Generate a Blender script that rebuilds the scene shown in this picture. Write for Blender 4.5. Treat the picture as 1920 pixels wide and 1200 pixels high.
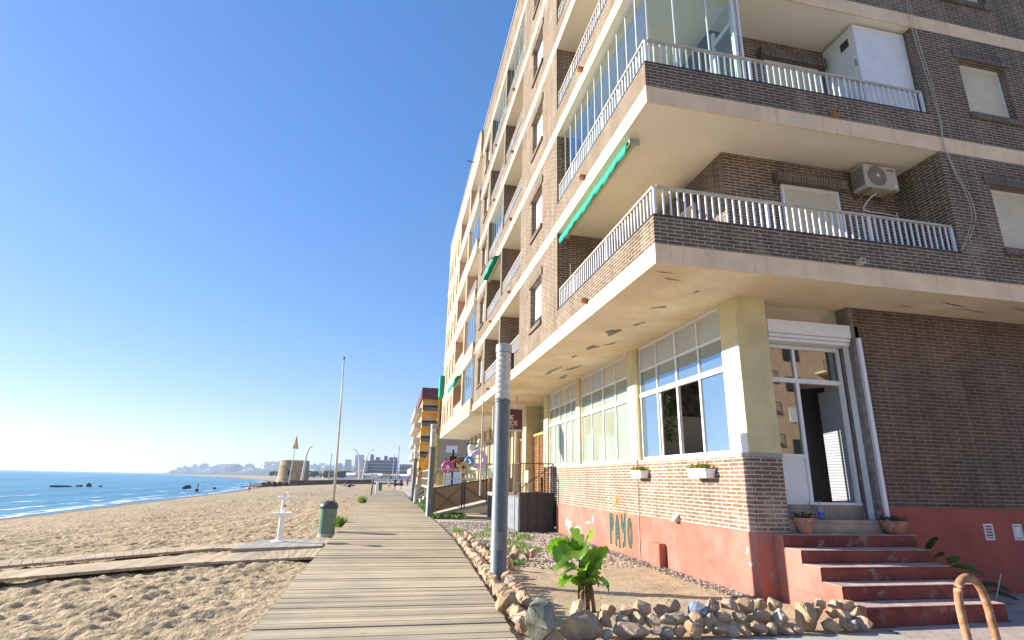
import bpy, bmesh, math, random
import numpy as np
from mathutils import Vector, Matrix
R = math.radians
random.seed(7)
scn = bpy.context.scene
for o in list(bpy.data.objects): bpy.data.objects.remove(o)
COL = scn.collection

# ------------------------------------------------------------------ camera
cam = bpy.data.cameras.new("camera"); camo = bpy.data.objects.new("camera", cam); COL.objects.link(camo)
cr = Vector((0.97766814, -0.20908298, 0.02119694)); cu = Vector((-0.07890905, -0.27174015, 0.95913016)); cf = Vector((0.19477773, 0.93938363, 0.28217022))
m4 = Matrix((cr, cu, -cf)).transposed().to_4x4(); m4.translation = (0, 0, 1.6)
camo.matrix_world = m4
cam.sensor_width = 36; cam.lens = 19.2; cam.clip_start = 0.05; cam.clip_end = 60000
scn.camera = camo
# ------------------------------------------------------------------ light
SUN = Vector((-1.0, 0.46, 0.445)).normalized()
EL = math.asin(SUN.z); AZ = math.atan2(SUN.x, SUN.y)
w = bpy.data.worlds.new("World"); scn.world = w; w.use_nodes = True
nt = w.node_tree; bg = nt.nodes["Background"]
sky = nt.nodes.new("ShaderNodeTexSky"); sky.sky_type = 'NISHITA'; sky.sun_disc = False
sky.sun_elevation = EL; sky.sun_rotation = AZ
sky.altitude = 0; sky.air_density = 1.0; sky.dust_density = 0.18; sky.ozone_density = 4.0
hsv = nt.nodes.new('ShaderNodeHueSaturation'); hsv.inputs['Saturation'].default_value = 1.56; gma = nt.nodes.new('ShaderNodeGamma'); gma.inputs[1].default_value = .55; nt.links.new(sky.outputs[0], gma.inputs[0]); nt.links.new(gma.outputs[0], hsv.inputs['Color']); tnt = nt.nodes.new('ShaderNodeMix'); tnt.data_type = 'RGBA'; tnt.blend_type = 'MULTIPLY'; tnt.inputs[0].default_value = 1; tnt.inputs[7].default_value = (1.03, .975, 1.2, 1); nt.links.new(hsv.outputs[0], tnt.inputs[6]); nt.links.new(tnt.outputs[2], bg.inputs[0]); bg.inputs[1].default_value = 0.10
sl = bpy.data.lights.new("sun", 'SUN'); sl.energy = 3.7; sl.angle = R(0.5); sl.color = (1, 0.925, 0.81)
so = bpy.data.objects.new("sun", sl); COL.objects.link(so)
so.rotation_euler = (-SUN).to_track_quat('-Z', 'Y').to_euler()
scn.view_settings.view_transform = 'Standard'; scn.view_settings.look = 'None'
scn.view_settings.exposure = 1.75; scn.view_settings.gamma = 1
scn.render.engine = 'CYCLES'
scn.cycles.volume_bounces = 0

# ------------------------------------------------------------------ helpers
WLOC = {}
def tag(o, label=None, cat=None, group=None, kind=None):
    if label: o['label'] = label
    if cat: o['category'] = cat
    if group: o['group'] = group
    if kind: o['kind'] = kind
    return o
def thing(name, label, cat, loc=(0, 0, 0), rz=0, group=None):
    o = bpy.data.objects.new(name, None); COL.objects.link(o)
    o.location = loc; o.rotation_euler = (0, 0, rz); o.empty_display_size = .2
    WLOC[o.name] = Vector(loc)
    return tag(o, label, cat, group)
class MB:
    def __init__(s): s.bm = bmesh.new()
    def face(s, pts):
        vs = [s.bm.verts.new(p) for p in pts]
        try: return s.bm.faces.new(vs)
        except Exception: return None
    def box(s, x0, x1, y0, y1, z0, z1):
        v = [s.bm.verts.new(p) for p in ((x0,y0,z0),(x1,y0,z0),(x1,y1,z0),(x0,y1,z0),(x0,y0,z1),(x1,y0,z1),(x1,y1,z1),(x0,y1,z1))]
        for f in ((0,3,2,1),(4,5,6,7),(0,1,5,4),(1,2,6,5),(2,3,7,6),(3,0,4,7)): s.bm.faces.new([v[i] for i in f])
        return v
    def hexa(s, p):
        v = [s.bm.verts.new(q) for q in p]
        for f in ((0,3,2,1),(4,5,6,7),(0,1,5,4),(1,2,6,5),(2,3,7,6),(3,0,4,7)): s.bm.faces.new([v[i] for i in f])
    def tube(s, pts, r, n=8, caps=True):
        pts = [Vector(p) for p in pts]; rs = r if isinstance(r, (list, tuple)) else [r]*len(pts)
        rings = []
        for i, p in enumerate(pts):
            d = (pts[min(i+1, len(pts)-1)] - pts[max(i-1, 0)]).normalized()
            a = Vector((0,0,1)) if abs(d.z) < .9 else Vector((1,0,0))
            u = d.cross(a).normalized(); v = d.cross(u)
            rings.append([s.bm.verts.new(p + (u*math.cos(2*math.pi*k/n) + v*math.sin(2*math.pi*k/n))*rs[i]) for k in range(n)])
        for a, b in zip(rings, rings[1:]):
            for k in range(n): s.bm.faces.new((a[k], a[(k+1) % n], b[(k+1) % n], b[k]))
        if caps: s.bm.faces.new(rings[0]); s.bm.faces.new(rings[-1][::-1])
    def lathe(s, prof, c=(0,0,0), n=20):
        rings = []
        for r, z in prof:
            rings.append([s.bm.verts.new((c[0]+r*math.cos(2*math.pi*k/n), c[1]+r*math.sin(2*math.pi*k/n), c[2]+z)) for k in range(n)])
        for a, b in zip(rings, rings[1:]):
            for k in range(n): s.bm.faces.new((a[k], a[(k+1) % n], b[(k+1) % n], b[k]))
        s.bm.faces.new(rings[0]); s.bm.faces.new(rings[-1][::-1])
    def bar(s, p0, p1, w, h=None):
        h = h or w; p0, p1 = Vector(p0), Vector(p1); d = (p1-p0).normalized()
        a = Vector((0,0,1)) if abs(d.z) < .95 else Vector((0,1,0))
        u = d.cross(a).normalized()*w/2; v = u.cross(d).normalized()*h/2
        s.hexa([p0-u-v, p0+u-v, p0+u+v, p0-u+v, p1-u-v, p1+u-v, p1+u+v, p1-u+v])
    def wall(s, ax, t0, t1, u0, u1, z0, z1, holes=()):
        us = sorted({u0, u1} | {min(max(h[i], u0), u1) for h in holes for i in (0, 1)})
        zs = sorted({z0, z1} | {h[i] for h in holes for i in (2, 3)})
        for a, b in zip(us, us[1:]):
            run = None
            for c, d in zip(zs, zs[1:]):
                hole = any(h[0] <= (a+b)/2 <= h[1] and h[2] <= (c+d)/2 <= h[3] for h in holes)
                if not hole:
                    run = (run[0], d) if run else (c, d)
                if (hole or d == zs[-1]) and run:
                    if ax == 'x': s.box(t0, t1, a, b, run[0], run[1])
                    else: s.box(a, b, t0, t1, run[0], run[1])
                    run = None
    def build(s, name, m, parent=None, smooth=False, bevel=0, local=False, recalc=True):
        if recalc: bmesh.ops.recalc_face_normals(s.bm, faces=s.bm.faces[:])
        me = bpy.data.meshes.new(name)
        o = bpy.data.objects.new(name, me); COL.objects.link(o)
        off = Vector((0,0,0))
        if parent is not None:
            o.parent = parent
            if not local: off = WLOC.get(parent.name, Vector((0,0,0)))
        if not local:
            for v in s.bm.verts: v.co -= off
        WLOC[o.name] = off
        if bevel:
            bmesh.ops.bevel(s.bm, geom=s.bm.edges[:], offset=bevel, segments=2, affect='EDGES', clamp_overlap=True)
        s.bm.to_mesh(me); s.bm.free()
        for mm in (m if isinstance(m, (list, tuple)) else [m]): me.materials.append(mm)
        if smooth:
            for p in me.polygons: p.use_smooth = True
        return o
def auto_smooth(o, ang=40):
    me = o.data; me.polygons.foreach_set('use_smooth', [True]*len(me.polygons)); me.set_sharp_from_angle(angle=R(ang)); return o

# ------------------------------------------------------------------ materials
def _new(name):
    m = bpy.data.materials.new(name); m.use_nodes = True; n = m.node_tree
    return m, n, n.nodes["Principled BSDF"], n.links.new
def _noise(n, vec, scale, det=4, rough=.6):
    t = n.nodes.new("ShaderNodeTexNoise"); t.inputs['Scale'].default_value = scale; t.inputs['Detail'].default_value = det
    t.inputs['Roughness'].default_value = rough; n.links.new(vec, t.inputs['Vector']); return t
def _ramp(n, fac, stops):
    r = n.nodes.new("ShaderNodeValToRGB"); n.links.new(fac, r.inputs[0]); e = r.color_ramp.elements
    while len(e) > 1: e.remove(e[-1])
    e[0].position = stops[0][0]; e[0].color = (*stops[0][1], 1)
    for p, c in stops[1:]:
        x = e.new(p); x.color = (*c, 1)
    return r
def _mix(n, fac, a, b, mode='MIX'):
    x = n.nodes.new("ShaderNodeMix"); x.data_type = 'RGBA'; x.blend_type = mode
    for k, v in ((0, fac), (6, a), (7, b)):
        if isinstance(v, (int, float)): x.inputs[k].default_value = v
        elif isinstance(v, tuple): x.inputs[k].default_value = (*v, 1) if len(v) == 3 else v
        else: n.links.new(v, x.inputs[k])
    return x.outputs[2]
def _bump(n, h, bs, strength=.3, dist=.02):
    b = n.nodes.new("ShaderNodeBump"); b.inputs['Strength'].default_value = strength; b.inputs['Distance'].default_value = dist
    n.links.new(h, b.inputs['Height']); n.links.new(b.outputs[0], bs.inputs['Normal']); return b
def _pos(n): return n.nodes.new("ShaderNodeNewGeometry").outputs['Position']
def _math(n, op, a, b=None, clamp=False):
    x = n.nodes.new("ShaderNodeMath"); x.operation = op; x.use_clamp = clamp
    for i, v in ((0, a), (1, b)):
        if v is None: continue
        if isinstance(v, (int, float)): x.inputs[i].default_value = v
        else: n.links.new(v, x.inputs[i])
    return x.outputs[0]
def paint(name, col, rough=.7, var=.12, scale=3, bump=.1, bscale=40, spec=.3, metal=0, stain=None, sscale=1.2, sth=(.5, .75), streak=False):
    m, n, bs, L = _new(name); P = _pos(n)
    c2 = tuple(min(1, c*(1-var*1.6)) for c in col); c1 = tuple(min(1, c*(1+var*.7)) for c in col)
    t = _noise(n, P, scale, 6); r = _ramp(n, t.outputs[0], [(.3, c2), (.7, c1)]); out = r.outputs[0]
    if stain:
        vec = P
        if streak:
            mp = n.nodes.new("ShaderNodeMapping"); mp.inputs['Scale'].default_value = (6, 6, .5); L(P, mp.inputs[0]); vec = mp.outputs[0]
        t2 = _noise(n, vec, sscale, 8, .7); r2 = _ramp(n, t2.outputs[0], [(sth[0], (0,0,0)), (sth[1], (1,1,1))])
        out = _mix(n, r2.outputs[0], out, stain)
    L(out, bs.inputs['Base Color']); bs.inputs['Roughness'].default_value = rough; bs.inputs['Metallic'].default_value = metal
    bs.inputs['Specular IOR Level'].default_value = spec
    if bump: _bump(n, _noise(n, P, bscale, 5).outputs[0], bs, bump, .01)
    return m
def flat(name, col, rough=.6, metal=0, spec=.4):
    m, n, bs, L = _new(name); bs.inputs['Base Color'].default_value = (*col, 1); bs.inputs['Roughness'].default_value = rough
    bs.inputs['Metallic'].default_value = metal; bs.inputs['Specular IOR Level'].default_value = spec; return m
def brick(name, c1, c2, mortar, bw=.25, rh=.0625, ms=.006, soldier=False, lighten=None, bump=.6, squash=1.0, offset=.5):
    m, n, bs, L = _new(name); g = n.nodes.new("ShaderNodeNewGeometry"); P = g.outputs['Position']
    sp = n.nodes.new("ShaderNodeSeparateXYZ"); L(P, sp.inputs[0]); sn = n.nodes.new("ShaderNodeSeparateXYZ"); L(g.outputs['True Normal'], sn.inputs[0])
    fx = _math(n, 'GREATER_THAN', _math(n, 'ABSOLUTE', sn.outputs[0]), .5)
    fz = _math(n, 'GREATER_THAN', _math(n, 'ABSOLUTE', sn.outputs[2]), .5)
    mu = n.nodes.new("ShaderNodeMix"); L(fx, mu.inputs[0]); L(sp.outputs[0], mu.inputs[2]); L(sp.outputs[1], mu.inputs[3])
    mz = n.nodes.new("ShaderNodeMix"); L(fz, mz.inputs[0]); L(sp.outputs[2], mz.inputs[2]); L(sp.outputs[1], mz.inputs[3])
    cb = n.nodes.new("ShaderNodeCombineXYZ")
    if soldier: L(mz.outputs[0], cb.inputs[0]); L(mu.outputs[0], cb.inputs[1])
    else: L(mu.outputs[0], cb.inputs[0]); L(mz.outputs[0], cb.inputs[1])
    # slight irregularity of the courses
    wob = _noise(n, P, 5, 3); ws = n.nodes.new("ShaderNodeVectorMath"); ws.operation = 'MULTIPLY_ADD'
    L(wob.outputs['Color'], ws.inputs[0]); ws.inputs[1].default_value = (.008, .008, 0); L(cb.outputs[0], ws.inputs[2])
    bt = n.nodes.new("ShaderNodeTexBrick"); L(ws.outputs[0], bt.inputs['Vector'])
    bt.inputs['Scale'].default_value = 1; bt.inputs['Brick Width'].default_value = bw; bt.inputs['Row Height'].default_value = rh
    bt.inputs['Mortar Size'].default_value = ms; bt.inputs['Mortar Smooth'].default_value = .3; bt.inputs['Bias'].default_value = 0
    bt.offset = offset
    bt.inputs['Color1'].default_value = (*c1, 1); bt.inputs['Color2'].default_value = (*c2, 1); bt.inputs['Mortar'].default_value = (*mortar, 1)
    t = _noise(n, P, 1.1, 7, .65); r = _ramp(n, t.outputs[0], [(.3, (.72,.72,.72)), (.7, (1.2,1.17,1.12))])
    out = _mix(n, 1.0, bt.outputs[0], r.outputs[0], 'MULTIPLY')
    t3 = _noise(n, P, 60, 4, .7); r3 = _ramp(n, t3.outputs[0], [(.3, (.75,.75,.75)), (.7, (1.2,1.2,1.2))])
    out = _mix(n, 1.0, out, r3.outputs[0], 'MULTIPLY')
    mpz = n.nodes.new("ShaderNodeMapping"); mpz.inputs['Scale'].default_value = (3.5, 3.5, .35); L(P, mpz.inputs[0])
    tz = _noise(n, mpz.outputs[0], 1, 7, .7); rz_ = _ramp(n, tz.outputs[0], [(.35, (.78,.77,.76)), (.62, (1.12,1.12,1.12))]); out = _mix(n, 1.0, out, rz_.outputs[0], 'MULTIPLY')
    if lighten:
        t2 = _noise(n, P, .9, 8, .7); r2 = _ramp(n, t2.outputs[0], [(.58, (0,0,0)), (.75, (1,1,1))])
        f = _math(n, 'MULTIPLY', r2.outputs[0], .6); out = _mix(n, f, out, lighten)
    L(out, bs.inputs['Base Color']); bs.inputs['Roughness'].default_value = .85; bs.inputs['Specular IOR Level'].default_value = .2
    h = _math(n, 'SUBTRACT', _math(n, 'MULTIPLY', t3.outputs[0], .25), bt.outputs['Fac'])
    _bump(n, h, bs, bump, .012)
    return m
def glass(name, tint=(.8,.88,.86), refl=.05, rough=.01, boost=1.0):
    m, n, bs, L = _new(name); n.nodes.remove(bs); out = n.nodes["Material Output"]
    tr = n.nodes.new("ShaderNodeBsdfTransparent"); tr.inputs[0].default_value = (*tint, 1)
    gl = n.nodes.new("ShaderNodeBsdfGlossy"); gl.inputs['Roughness'].default_value = rough; gl.inputs[0].default_value = (.85,.95,1,1)
    fr = n.nodes.new("ShaderNodeLayerWeight"); fr.inputs[0].default_value = .5
    f = _math(n, 'ADD', _math(n, 'MULTIPLY', _math(n, 'POWER', fr.outputs['Facing'], 4.0), boost*(1-refl)), refl, True)
    mx = n.nodes.new("ShaderNodeMixShader"); L(f, mx.inputs[0]); L(tr.outputs[0], mx.inputs[1]); L(gl.outputs[0], mx.inputs[2]); L(mx.outputs[0], out.inputs[0])
    return m
def film(name, dif, gcol, f, rough=.03, var=.1):
    m, n, bs, L = _new(name); n.nodes.remove(bs); out = n.nodes["Material Output"]; P = _pos(n)
    d = n.nodes.new("ShaderNodeBsdfDiffuse"); t = _noise(n, P, 1.4, 3)
    r = _ramp(n, t.outputs[0], [(.3, tuple(c*(1-var) for c in dif)), (.7, tuple(c*(1+var) for c in dif))]); L(r.outputs[0], d.inputs[0])
    gl = n.nodes.new("ShaderNodeBsdfGlossy"); gl.inputs[0].default_value = (*gcol, 1); gl.inputs[1].default_value = rough
    mx = n.nodes.new("ShaderNodeMixShader"); mx.inputs[0].default_value = f
    L(d.outputs[0], mx.inputs[1]); L(gl.outputs[0], mx.inputs[2]); L(mx.outputs[0], out.inputs[0]); return m
def slats(name, col, pitch=.045, rough=.5):
    m, n, bs, L = _new(name); P = _pos(n); sp = n.nodes.new("ShaderNodeSeparateXYZ"); L(P, sp.inputs[0])
    f = _math(n, 'FRACT', _math(n, 'DIVIDE', sp.outputs[2], pitch))
    t = _noise(n, P, 2, 5); r = _ramp(n, t.outputs[0], [(.3, tuple(c*.86 for c in col)), (.7, col)])
    L(r.outputs[0], bs.inputs['Base Color']); bs.inputs['Roughness'].default_value = rough
    h = _math(n, 'SINE', _math(n, 'MULTIPLY', f, math.pi)); _bump(n, h, bs, .9, .012); return m
def wood(name, c1, c2, axis=0, pitch=.125, alt=1, rough=.75, grain=1.0):
    # plank colour from the plank's own place along `alt`, grain running along `axis`
    m, n, bs, L = _new(name); tc = n.nodes.new("ShaderNodeTexCoord"); P = tc.outputs['Object']; sp = n.nodes.new("ShaderNodeSeparateXYZ"); L(P, sp.inputs[0])
    idx = _math(n, 'FLOOR', _math(n, 'DIVIDE', sp.outputs[alt], pitch))
    wn = n.nodes.new("ShaderNodeTexWhiteNoise"); wn.noise_dimensions = '1D'; L(idx, wn.inputs['W'])
    mp = n.nodes.new("ShaderNodeMapping"); sc = [30, 30, 30]; sc[axis] = 1.2; mp.inputs['Scale'].default_value = sc; L(P, mp.inputs[0])
    g = _noise(n, mp.outputs[0], 1.0, 6, .65); kn = _noise(n, P, .9, 4)
    f = _math(n, 'ADD', _math(n, 'MULTIPLY', wn.outputs[0], .5), _math(n, 'MULTIPLY', g.outputs[0], .5*grain))
    r = _ramp(n, f, [(.2, c2), (.8, c1)]); r2 = _ramp(n, kn.outputs[0], [(.3, (.78,.8,.82)), (.7, (1.12,1.1,1.05))])
    out = _mix(n, 1.0, r.outputs[0], r2.outputs[0], 'MULTIPLY')
    ks = _ramp(n, _noise(n, P, 5.5, 8, .75).outputs[0], [(.60, (1,1,1)), (.74, (.55,.52,.48))]); out = _mix(n, 1.0, out, ks.outputs[0], 'MULTIPLY')
    vk = n.nodes.new("ShaderNodeTexVoronoi"); vk.inputs['Scale'].default_value = 2.6; mk = n.nodes.new("ShaderNodeMapping"); mk.inputs['Scale'].default_value = (1, 2.2, 1) if axis == 0 else (2.2, 1, 1); L(P, mk.inputs[0]); L(mk.outputs[0], vk.inputs['Vector'])
    kr = _ramp(n, vk.outputs['Distance'], [(.035, (.32,.26,.2)), (.07, (1,1,1))]); out = _mix(n, 1.0, out, kr.outputs[0], 'MULTIPLY')
    L(out, bs.inputs['Base Color']); bs.inputs['Roughness'].default_value = rough
    bs.inputs['Specular IOR Level'].default_value = .25
    _bump(n, g.outputs[0], bs, .4, .006); return m
def leafmat(name, c1, c2, trans=.35):
    m, n, bs, L = _new(name); tc = n.nodes.new("ShaderNodeTexCoord"); t = _noise(n, tc.outputs['Object'], 9, 4)
    r = _ramp(n, t.outputs[0], [(.3, c2), (.7, c1)]); L(r.outputs[0], bs.inputs['Base Color']); bs.inputs['Roughness'].default_value = .4
    tl = n.nodes.new("ShaderNodeBsdfTranslucent"); L(_mix(n, 1.0, r.outputs[0], (1.6, 2.0, .6), 'MULTIPLY'), tl.inputs[0])
    mx = n.nodes.new("ShaderNodeMixShader"); mx.inputs[0].default_value = trans; L(bs.outputs[0], mx.inputs[1]); L(tl.outputs[0], mx.inputs[2])
    L(mx.outputs[0], n.nodes["Material Output"].inputs[0]); return m

M = {}
M['brick'] = brick('dark_brick', (.170,.122,.086), (.118,.086,.062), (.48,.40,.30), ms=.008, lighten=(.42,.36,.29))
M['brick_soldier'] = brick('soldier_brick', (.165,.125,.097), (.115,.087,.067), (.40,.34,.27), bw=.5, rh=.062, soldier=True)
M['brick_low'] = brick('lower_brick', (.27,.175,.125), (.20,.13,.095), (.58,.51,.42), rh=.066, bw=.30, ms=.011, lighten=(.58,.48,.37))
M['brick_right'] = brick('right_brick', (.158,.106,.074), (.115,.077,.054), (.38,.29,.215), rh=.066, bw=.30, ms=.006)
M['slab'] = paint('cream_band', (.84,.62,.39), .85, .1, 1.6, .15, stain=(.42,.27,.16), sscale=1.0, sth=(.55,.85), streak=True)
M['soffit'] = paint('soffit_paint', (.84,.72,.52), .9, .12, .7, .1, stain=(.68,.50,.27), sscale=.55, sth=(.42,.72))
M['soffit_up'] = paint('soffit_upper', (.86,.79,.65), .9, .06, .6, .05)
M['peel'] = paint('peeled_cement', (.30,.27,.22), .95, .3, 8, .5)
M['yellow'] = paint('yellow_plaster', (.66,.57,.31), .9, .1, 2, .2, stain=(.50,.44,.28), sscale=1.6, sth=(.5,.8))
M['bare'] = paint('bare_render', (.55,.52,.48), .9, .2, 12, .2)
M['cream'] = paint('cream_plaster', (.62,.54,.40), .85, .1, 2, .15)
M['white'] = paint('white_paint', (.78,.77,.74), .4, .05, 4, .03, spec=.5)
M['alu'] = flat('white_aluminium', (.72,.73,.75), .3, 0, .6)
M['railcap'] = paint('rail_cap', (.55,.49,.40), .5, .1, 5, .05)
M['pink'] = paint('red_plinth', (.43,.145,.105), .9, .16, 1.5, .25, stain=(.50,.24,.19), sscale=.9, sth=(.45,.8))
M['pinkdark'] = paint('red_steps', (.27,.07,.045), .85, .24, 3, .35, stain=(.34,.24,.20), sscale=4.5, sth=(.55,.68))
M['tread'] = paint('worn_tread', (.50,.33,.27), .9, .2, 4, .3, stain=(.55,.5,.45), sscale=6, sth=(.5,.65))
M['tile'] = brick('floor_tile', (.40,.32,.24), (.36,.29,.22), (.22,.18,.15), bw=.33, rh=.21, ms=.004, bump=.2, offset=0)
M['shutter'] = slats('beige_shutter', (.78,.66,.46))
M['shutterw'] = slats('white_shutter', (.80,.79,.76))
M['bluefilm'] = film('blue_mirror_pane', (.12,.19,.25), (.50,.62,.74), .58)
M['greenfilm'] = film('pale_screened_pane', (.27,.30,.235), (.75,.9,.88), .2, .05)
M['frost'] = paint('frosted_panel', (.50,.52,.49), .5, .06, 2, 0)
M['glass'] = glass('clear_glass', (.87,.93,.91), .05)
M['doorglass'] = glass('door_glass', (.62,.60,.52), .22)
M['dark'] = flat('dark_interior', (.03,.03,.03), .8)
M['room'] = paint('interior_wall', (.74,.70,.62), .9, .05, 1, 0)
M['darkdoor'] = paint('dark_door', (.04,.042,.044), .6, .1, 2, .03)
M['green_awn'] = paint('green_canvas', (.005,.32,.21), .7, .08, 3, .1)
M['awn_pale'] = paint('awning_cassette', (.62,.58,.38), .6, .06, 3, 0)
M['terra'] = paint('terracotta', (.45,.20,.10), .8, .15, 20, .1)
M['orange'] = paint('orange_brickwork', (.58,.37,.235), .85, .1, 1.2, .1)
M['orange_dark'] = paint('orange_recess', (.50,.27,.14), .85, .12, 1.2, .1)
M['galv'] = paint('grey_post_paint', (.135,.16,.175), .5, .25, 30, .15, metal=.1, spec=.5, stain=(.10,.12,.13), sscale=9, sth=(.5,.7))
M['steel'] = paint('galvanised', (.42,.44,.46), .4, .12, 20, .05, metal=.5)
M['dkmetal'] = paint('dark_metal', (.06,.058,.055), .6, .2, 6, .1)
M['slate'] = paint('slate_panel', (.20,.22,.24), .7, .15, 5, .1)
M['whitepl'] = flat('white_plastic', (.8,.82,.83), .35)
M['binlid'] = paint('bin_lid', (.06,.07,.085), .45, .15, 8, .05)
M['binbase'] = paint('bin_base', (.45,.47,.47), .7, .1, 8, .1)
M['rust'] = paint('rusty_pipe', (.42,.25,.15), .8, .25, 12, .35, stain=(.25,.10,.045), sscale=16, sth=(.42,.62))
M['bamboo'] = paint('reed_screen', (.36,.25,.15), .9, .3, 18, .4)
M['woodo'] = paint('orange_wood', (.52,.31,.12), .6, .15, 6, .1)
M['sign'] = flat('maroon_sign', (.11,.018,.022), .45)
M['signw'] = flat('sign_letter', (.72,.62,.52), .5)
M['concrete'] = paint('concrete', (.40,.37,.32), .9, .15, 3, .3)
M['leaf'] = leafmat('banana_leaf', (.10,.22,.02), (.05,.13,.015), .45)
M['leafd'] = leafmat('dark_leaf', (.035,.09,.02), (.02,.05,.015), .2)
M['grassm'] = leafmat('grass_blade', (.16,.24,.05), (.08,.14,.03), .3)
M['banana'] = leafmat('banana_blade', (.19,.31,.045), (.09,.18,.025), .5)
M['rib'] = flat('leaf_rib', (.3,.4,.1))
M['stem'] = paint('banana_stem', (.24,.15,.08), .9, .4, 25, .4)
M['skin'] = flat('skin', (.45,.24,.16), .6)
M['hair'] = flat('hair', (.04,.025,.02), .7)
M['navy'] = flat('navy_cloth', (.02,.03,.09), .8)
M['black'] = flat('black_cloth', (.015,.015,.018), .8)
M['red'] = flat('red_cloth', (.5,.03,.03), .7)
M['blue'] = flat('blue_cloth', (.05,.14,.45), .7)
M['bright'] = flat('pale_cloth', (.65,.68,.66), .8)
M['maroon'] = paint('maroon_render', (.15,.045,.06), .85, .06, 1, 0)
M['yell'] = paint('bright_yellow_render', (.78,.47,.05), .8, .06, 1, 0)
M['tanwall'] = paint('tan_render', (.42,.31,.20), .85, .06, .6, 0)
M['brownband'] = paint('brown_parapet', (.22,.16,.13), .8, .08, 1, 0)

# ------------------------------------------------------------------ numpy noise
def vnoise(x, y, seed=0):
    xi = np.floor(x).astype(np.int64); yi = np.floor(y).astype(np.int64); fx = x-xi; fy = y-yi
    fx = fx*fx*(3-2*fx); fy = fy*fy*(3-2*fy)
    def h(a, b):
        v = (a*374761393 + b*668265263 + seed*1442695040) & 0x7fffffff
        v = ((v ^ (v >> 13))*1274126177) & 0x7fffffff
        return ((v ^ (v >> 16)) & 0xffff)/65535.0
    return (h(xi,yi)*(1-fx)+h(xi+1,yi)*fx)*(1-fy)+(h(xi,yi+1)*(1-fx)+h(xi+1,yi+1)*fx)*fy
def fbm(x, y, o=4, seed=0):
    s = 0; a = .5; t = 0
    for i in range(o):
        s = s + a*vnoise(x*2**i, y*2**i, seed+i); t += a; a *= .5
    return s/t
def bumpfield(x, y, seed=0):   # trodden sand: overlapping dips
    s = 0
    for k, (f, a) in enumerate(((4.2, 1.0), (7.6, .7), (1.7, .5), (13., .3))):
        n = vnoise(x*f*.85+17*k, y*f*1.1+9*k, seed+20+k); s = s + a*(np.abs(n-.5)*2)
    return s

SHORE = [(-2000, -21), (-40, -20.6), (30, -20.8), (45, -21.6), (52, -22.2), (65, -23), (94, -24.6), (133, -28.3), (194, -36), (300, -60), (500, -130), (900, -330), (1500, -560), (2200, -700), (6500, -700)]
def shore_x(y): return np.interp(y, [p[0] for p in SHORE], [p[1] for p in SHORE])
SEA = -1.1
def sand_h(x, y):
    xs = shore_x(y); t = np.clip((-1.6-x)/(-1.6-xs), 0, 3)
    base = -.16 + .04*t - (.98*t**1.7)
    base = np.where(t > 1, -1.1 - (t-1)*2.2, base)
    amp = np.clip((1-t)*3.5, 0.0, 1)*np.clip(1.2, 0, 1)
    far = np.clip(1-(y-60)/120, .15, 1)
    edge = np.clip((-1.5-x)/.7, 0, 1)*.8+.2
    zone = .45 + 1.1*fbm(x*.22+3, y*.16, 3, 41); trk = np.exp(-((x+5.2+.9*np.sin(y*.16))/.22)**2)+np.exp(-((x+6.9+.9*np.sin(y*.16))/.22)**2)
    h = base - .035*trk*np.clip((y-4)/3, 0, 1)*np.clip((60-y)/20, 0, 1) + amp*zone*(1-.7*np.clip(trk, 0, 1))*far*edge*(bumpfield(x, y)*.060 - .055 + .10*(fbm(x*.35, y*.35, 3, 5)-.5))
    h = np.where(y > 100, h + np.clip((y-100)/60, 0, 1)*.5*np.clip(1-t, 0, 1), h)
    return h
def grid_mesh(name, xs, ys, hf, mat, **kw):
    X, Y = np.meshgrid(xs, ys); Z = hf(X, Y); nx, ny = len(xs), len(ys)
    co = np.stack([X.ravel(), Y.ravel(), Z.ravel()], 1)
    i = np.arange(nx*ny).reshape(ny, nx); q = np.stack([i[:-1,:-1].ravel(), i[:-1,1:].ravel(), i[1:,1:].ravel(), i[1:,:-1].ravel()], 1)
    me = bpy.data.meshes.new(name); me.vertices.add(len(co)); me.vertices.foreach_set('co', co.ravel())
    me.loops.add(q.size); me.loops.foreach_set('vertex_index', q.ravel()); me.polygons.add(len(q))
    me.polygons.foreach_set('loop_start', np.arange(0, q.size, 4)); me.polygons.foreach_set('loop_total', np.full(len(q), 4))
    me.polygons.foreach_set('use_smooth', np.ones(len(q), bool)); me.update(); me.validate()
    me.materials.append(mat); o = bpy.data.objects.new(name, me); COL.objects.link(o); tag(o, **kw); return o

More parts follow.
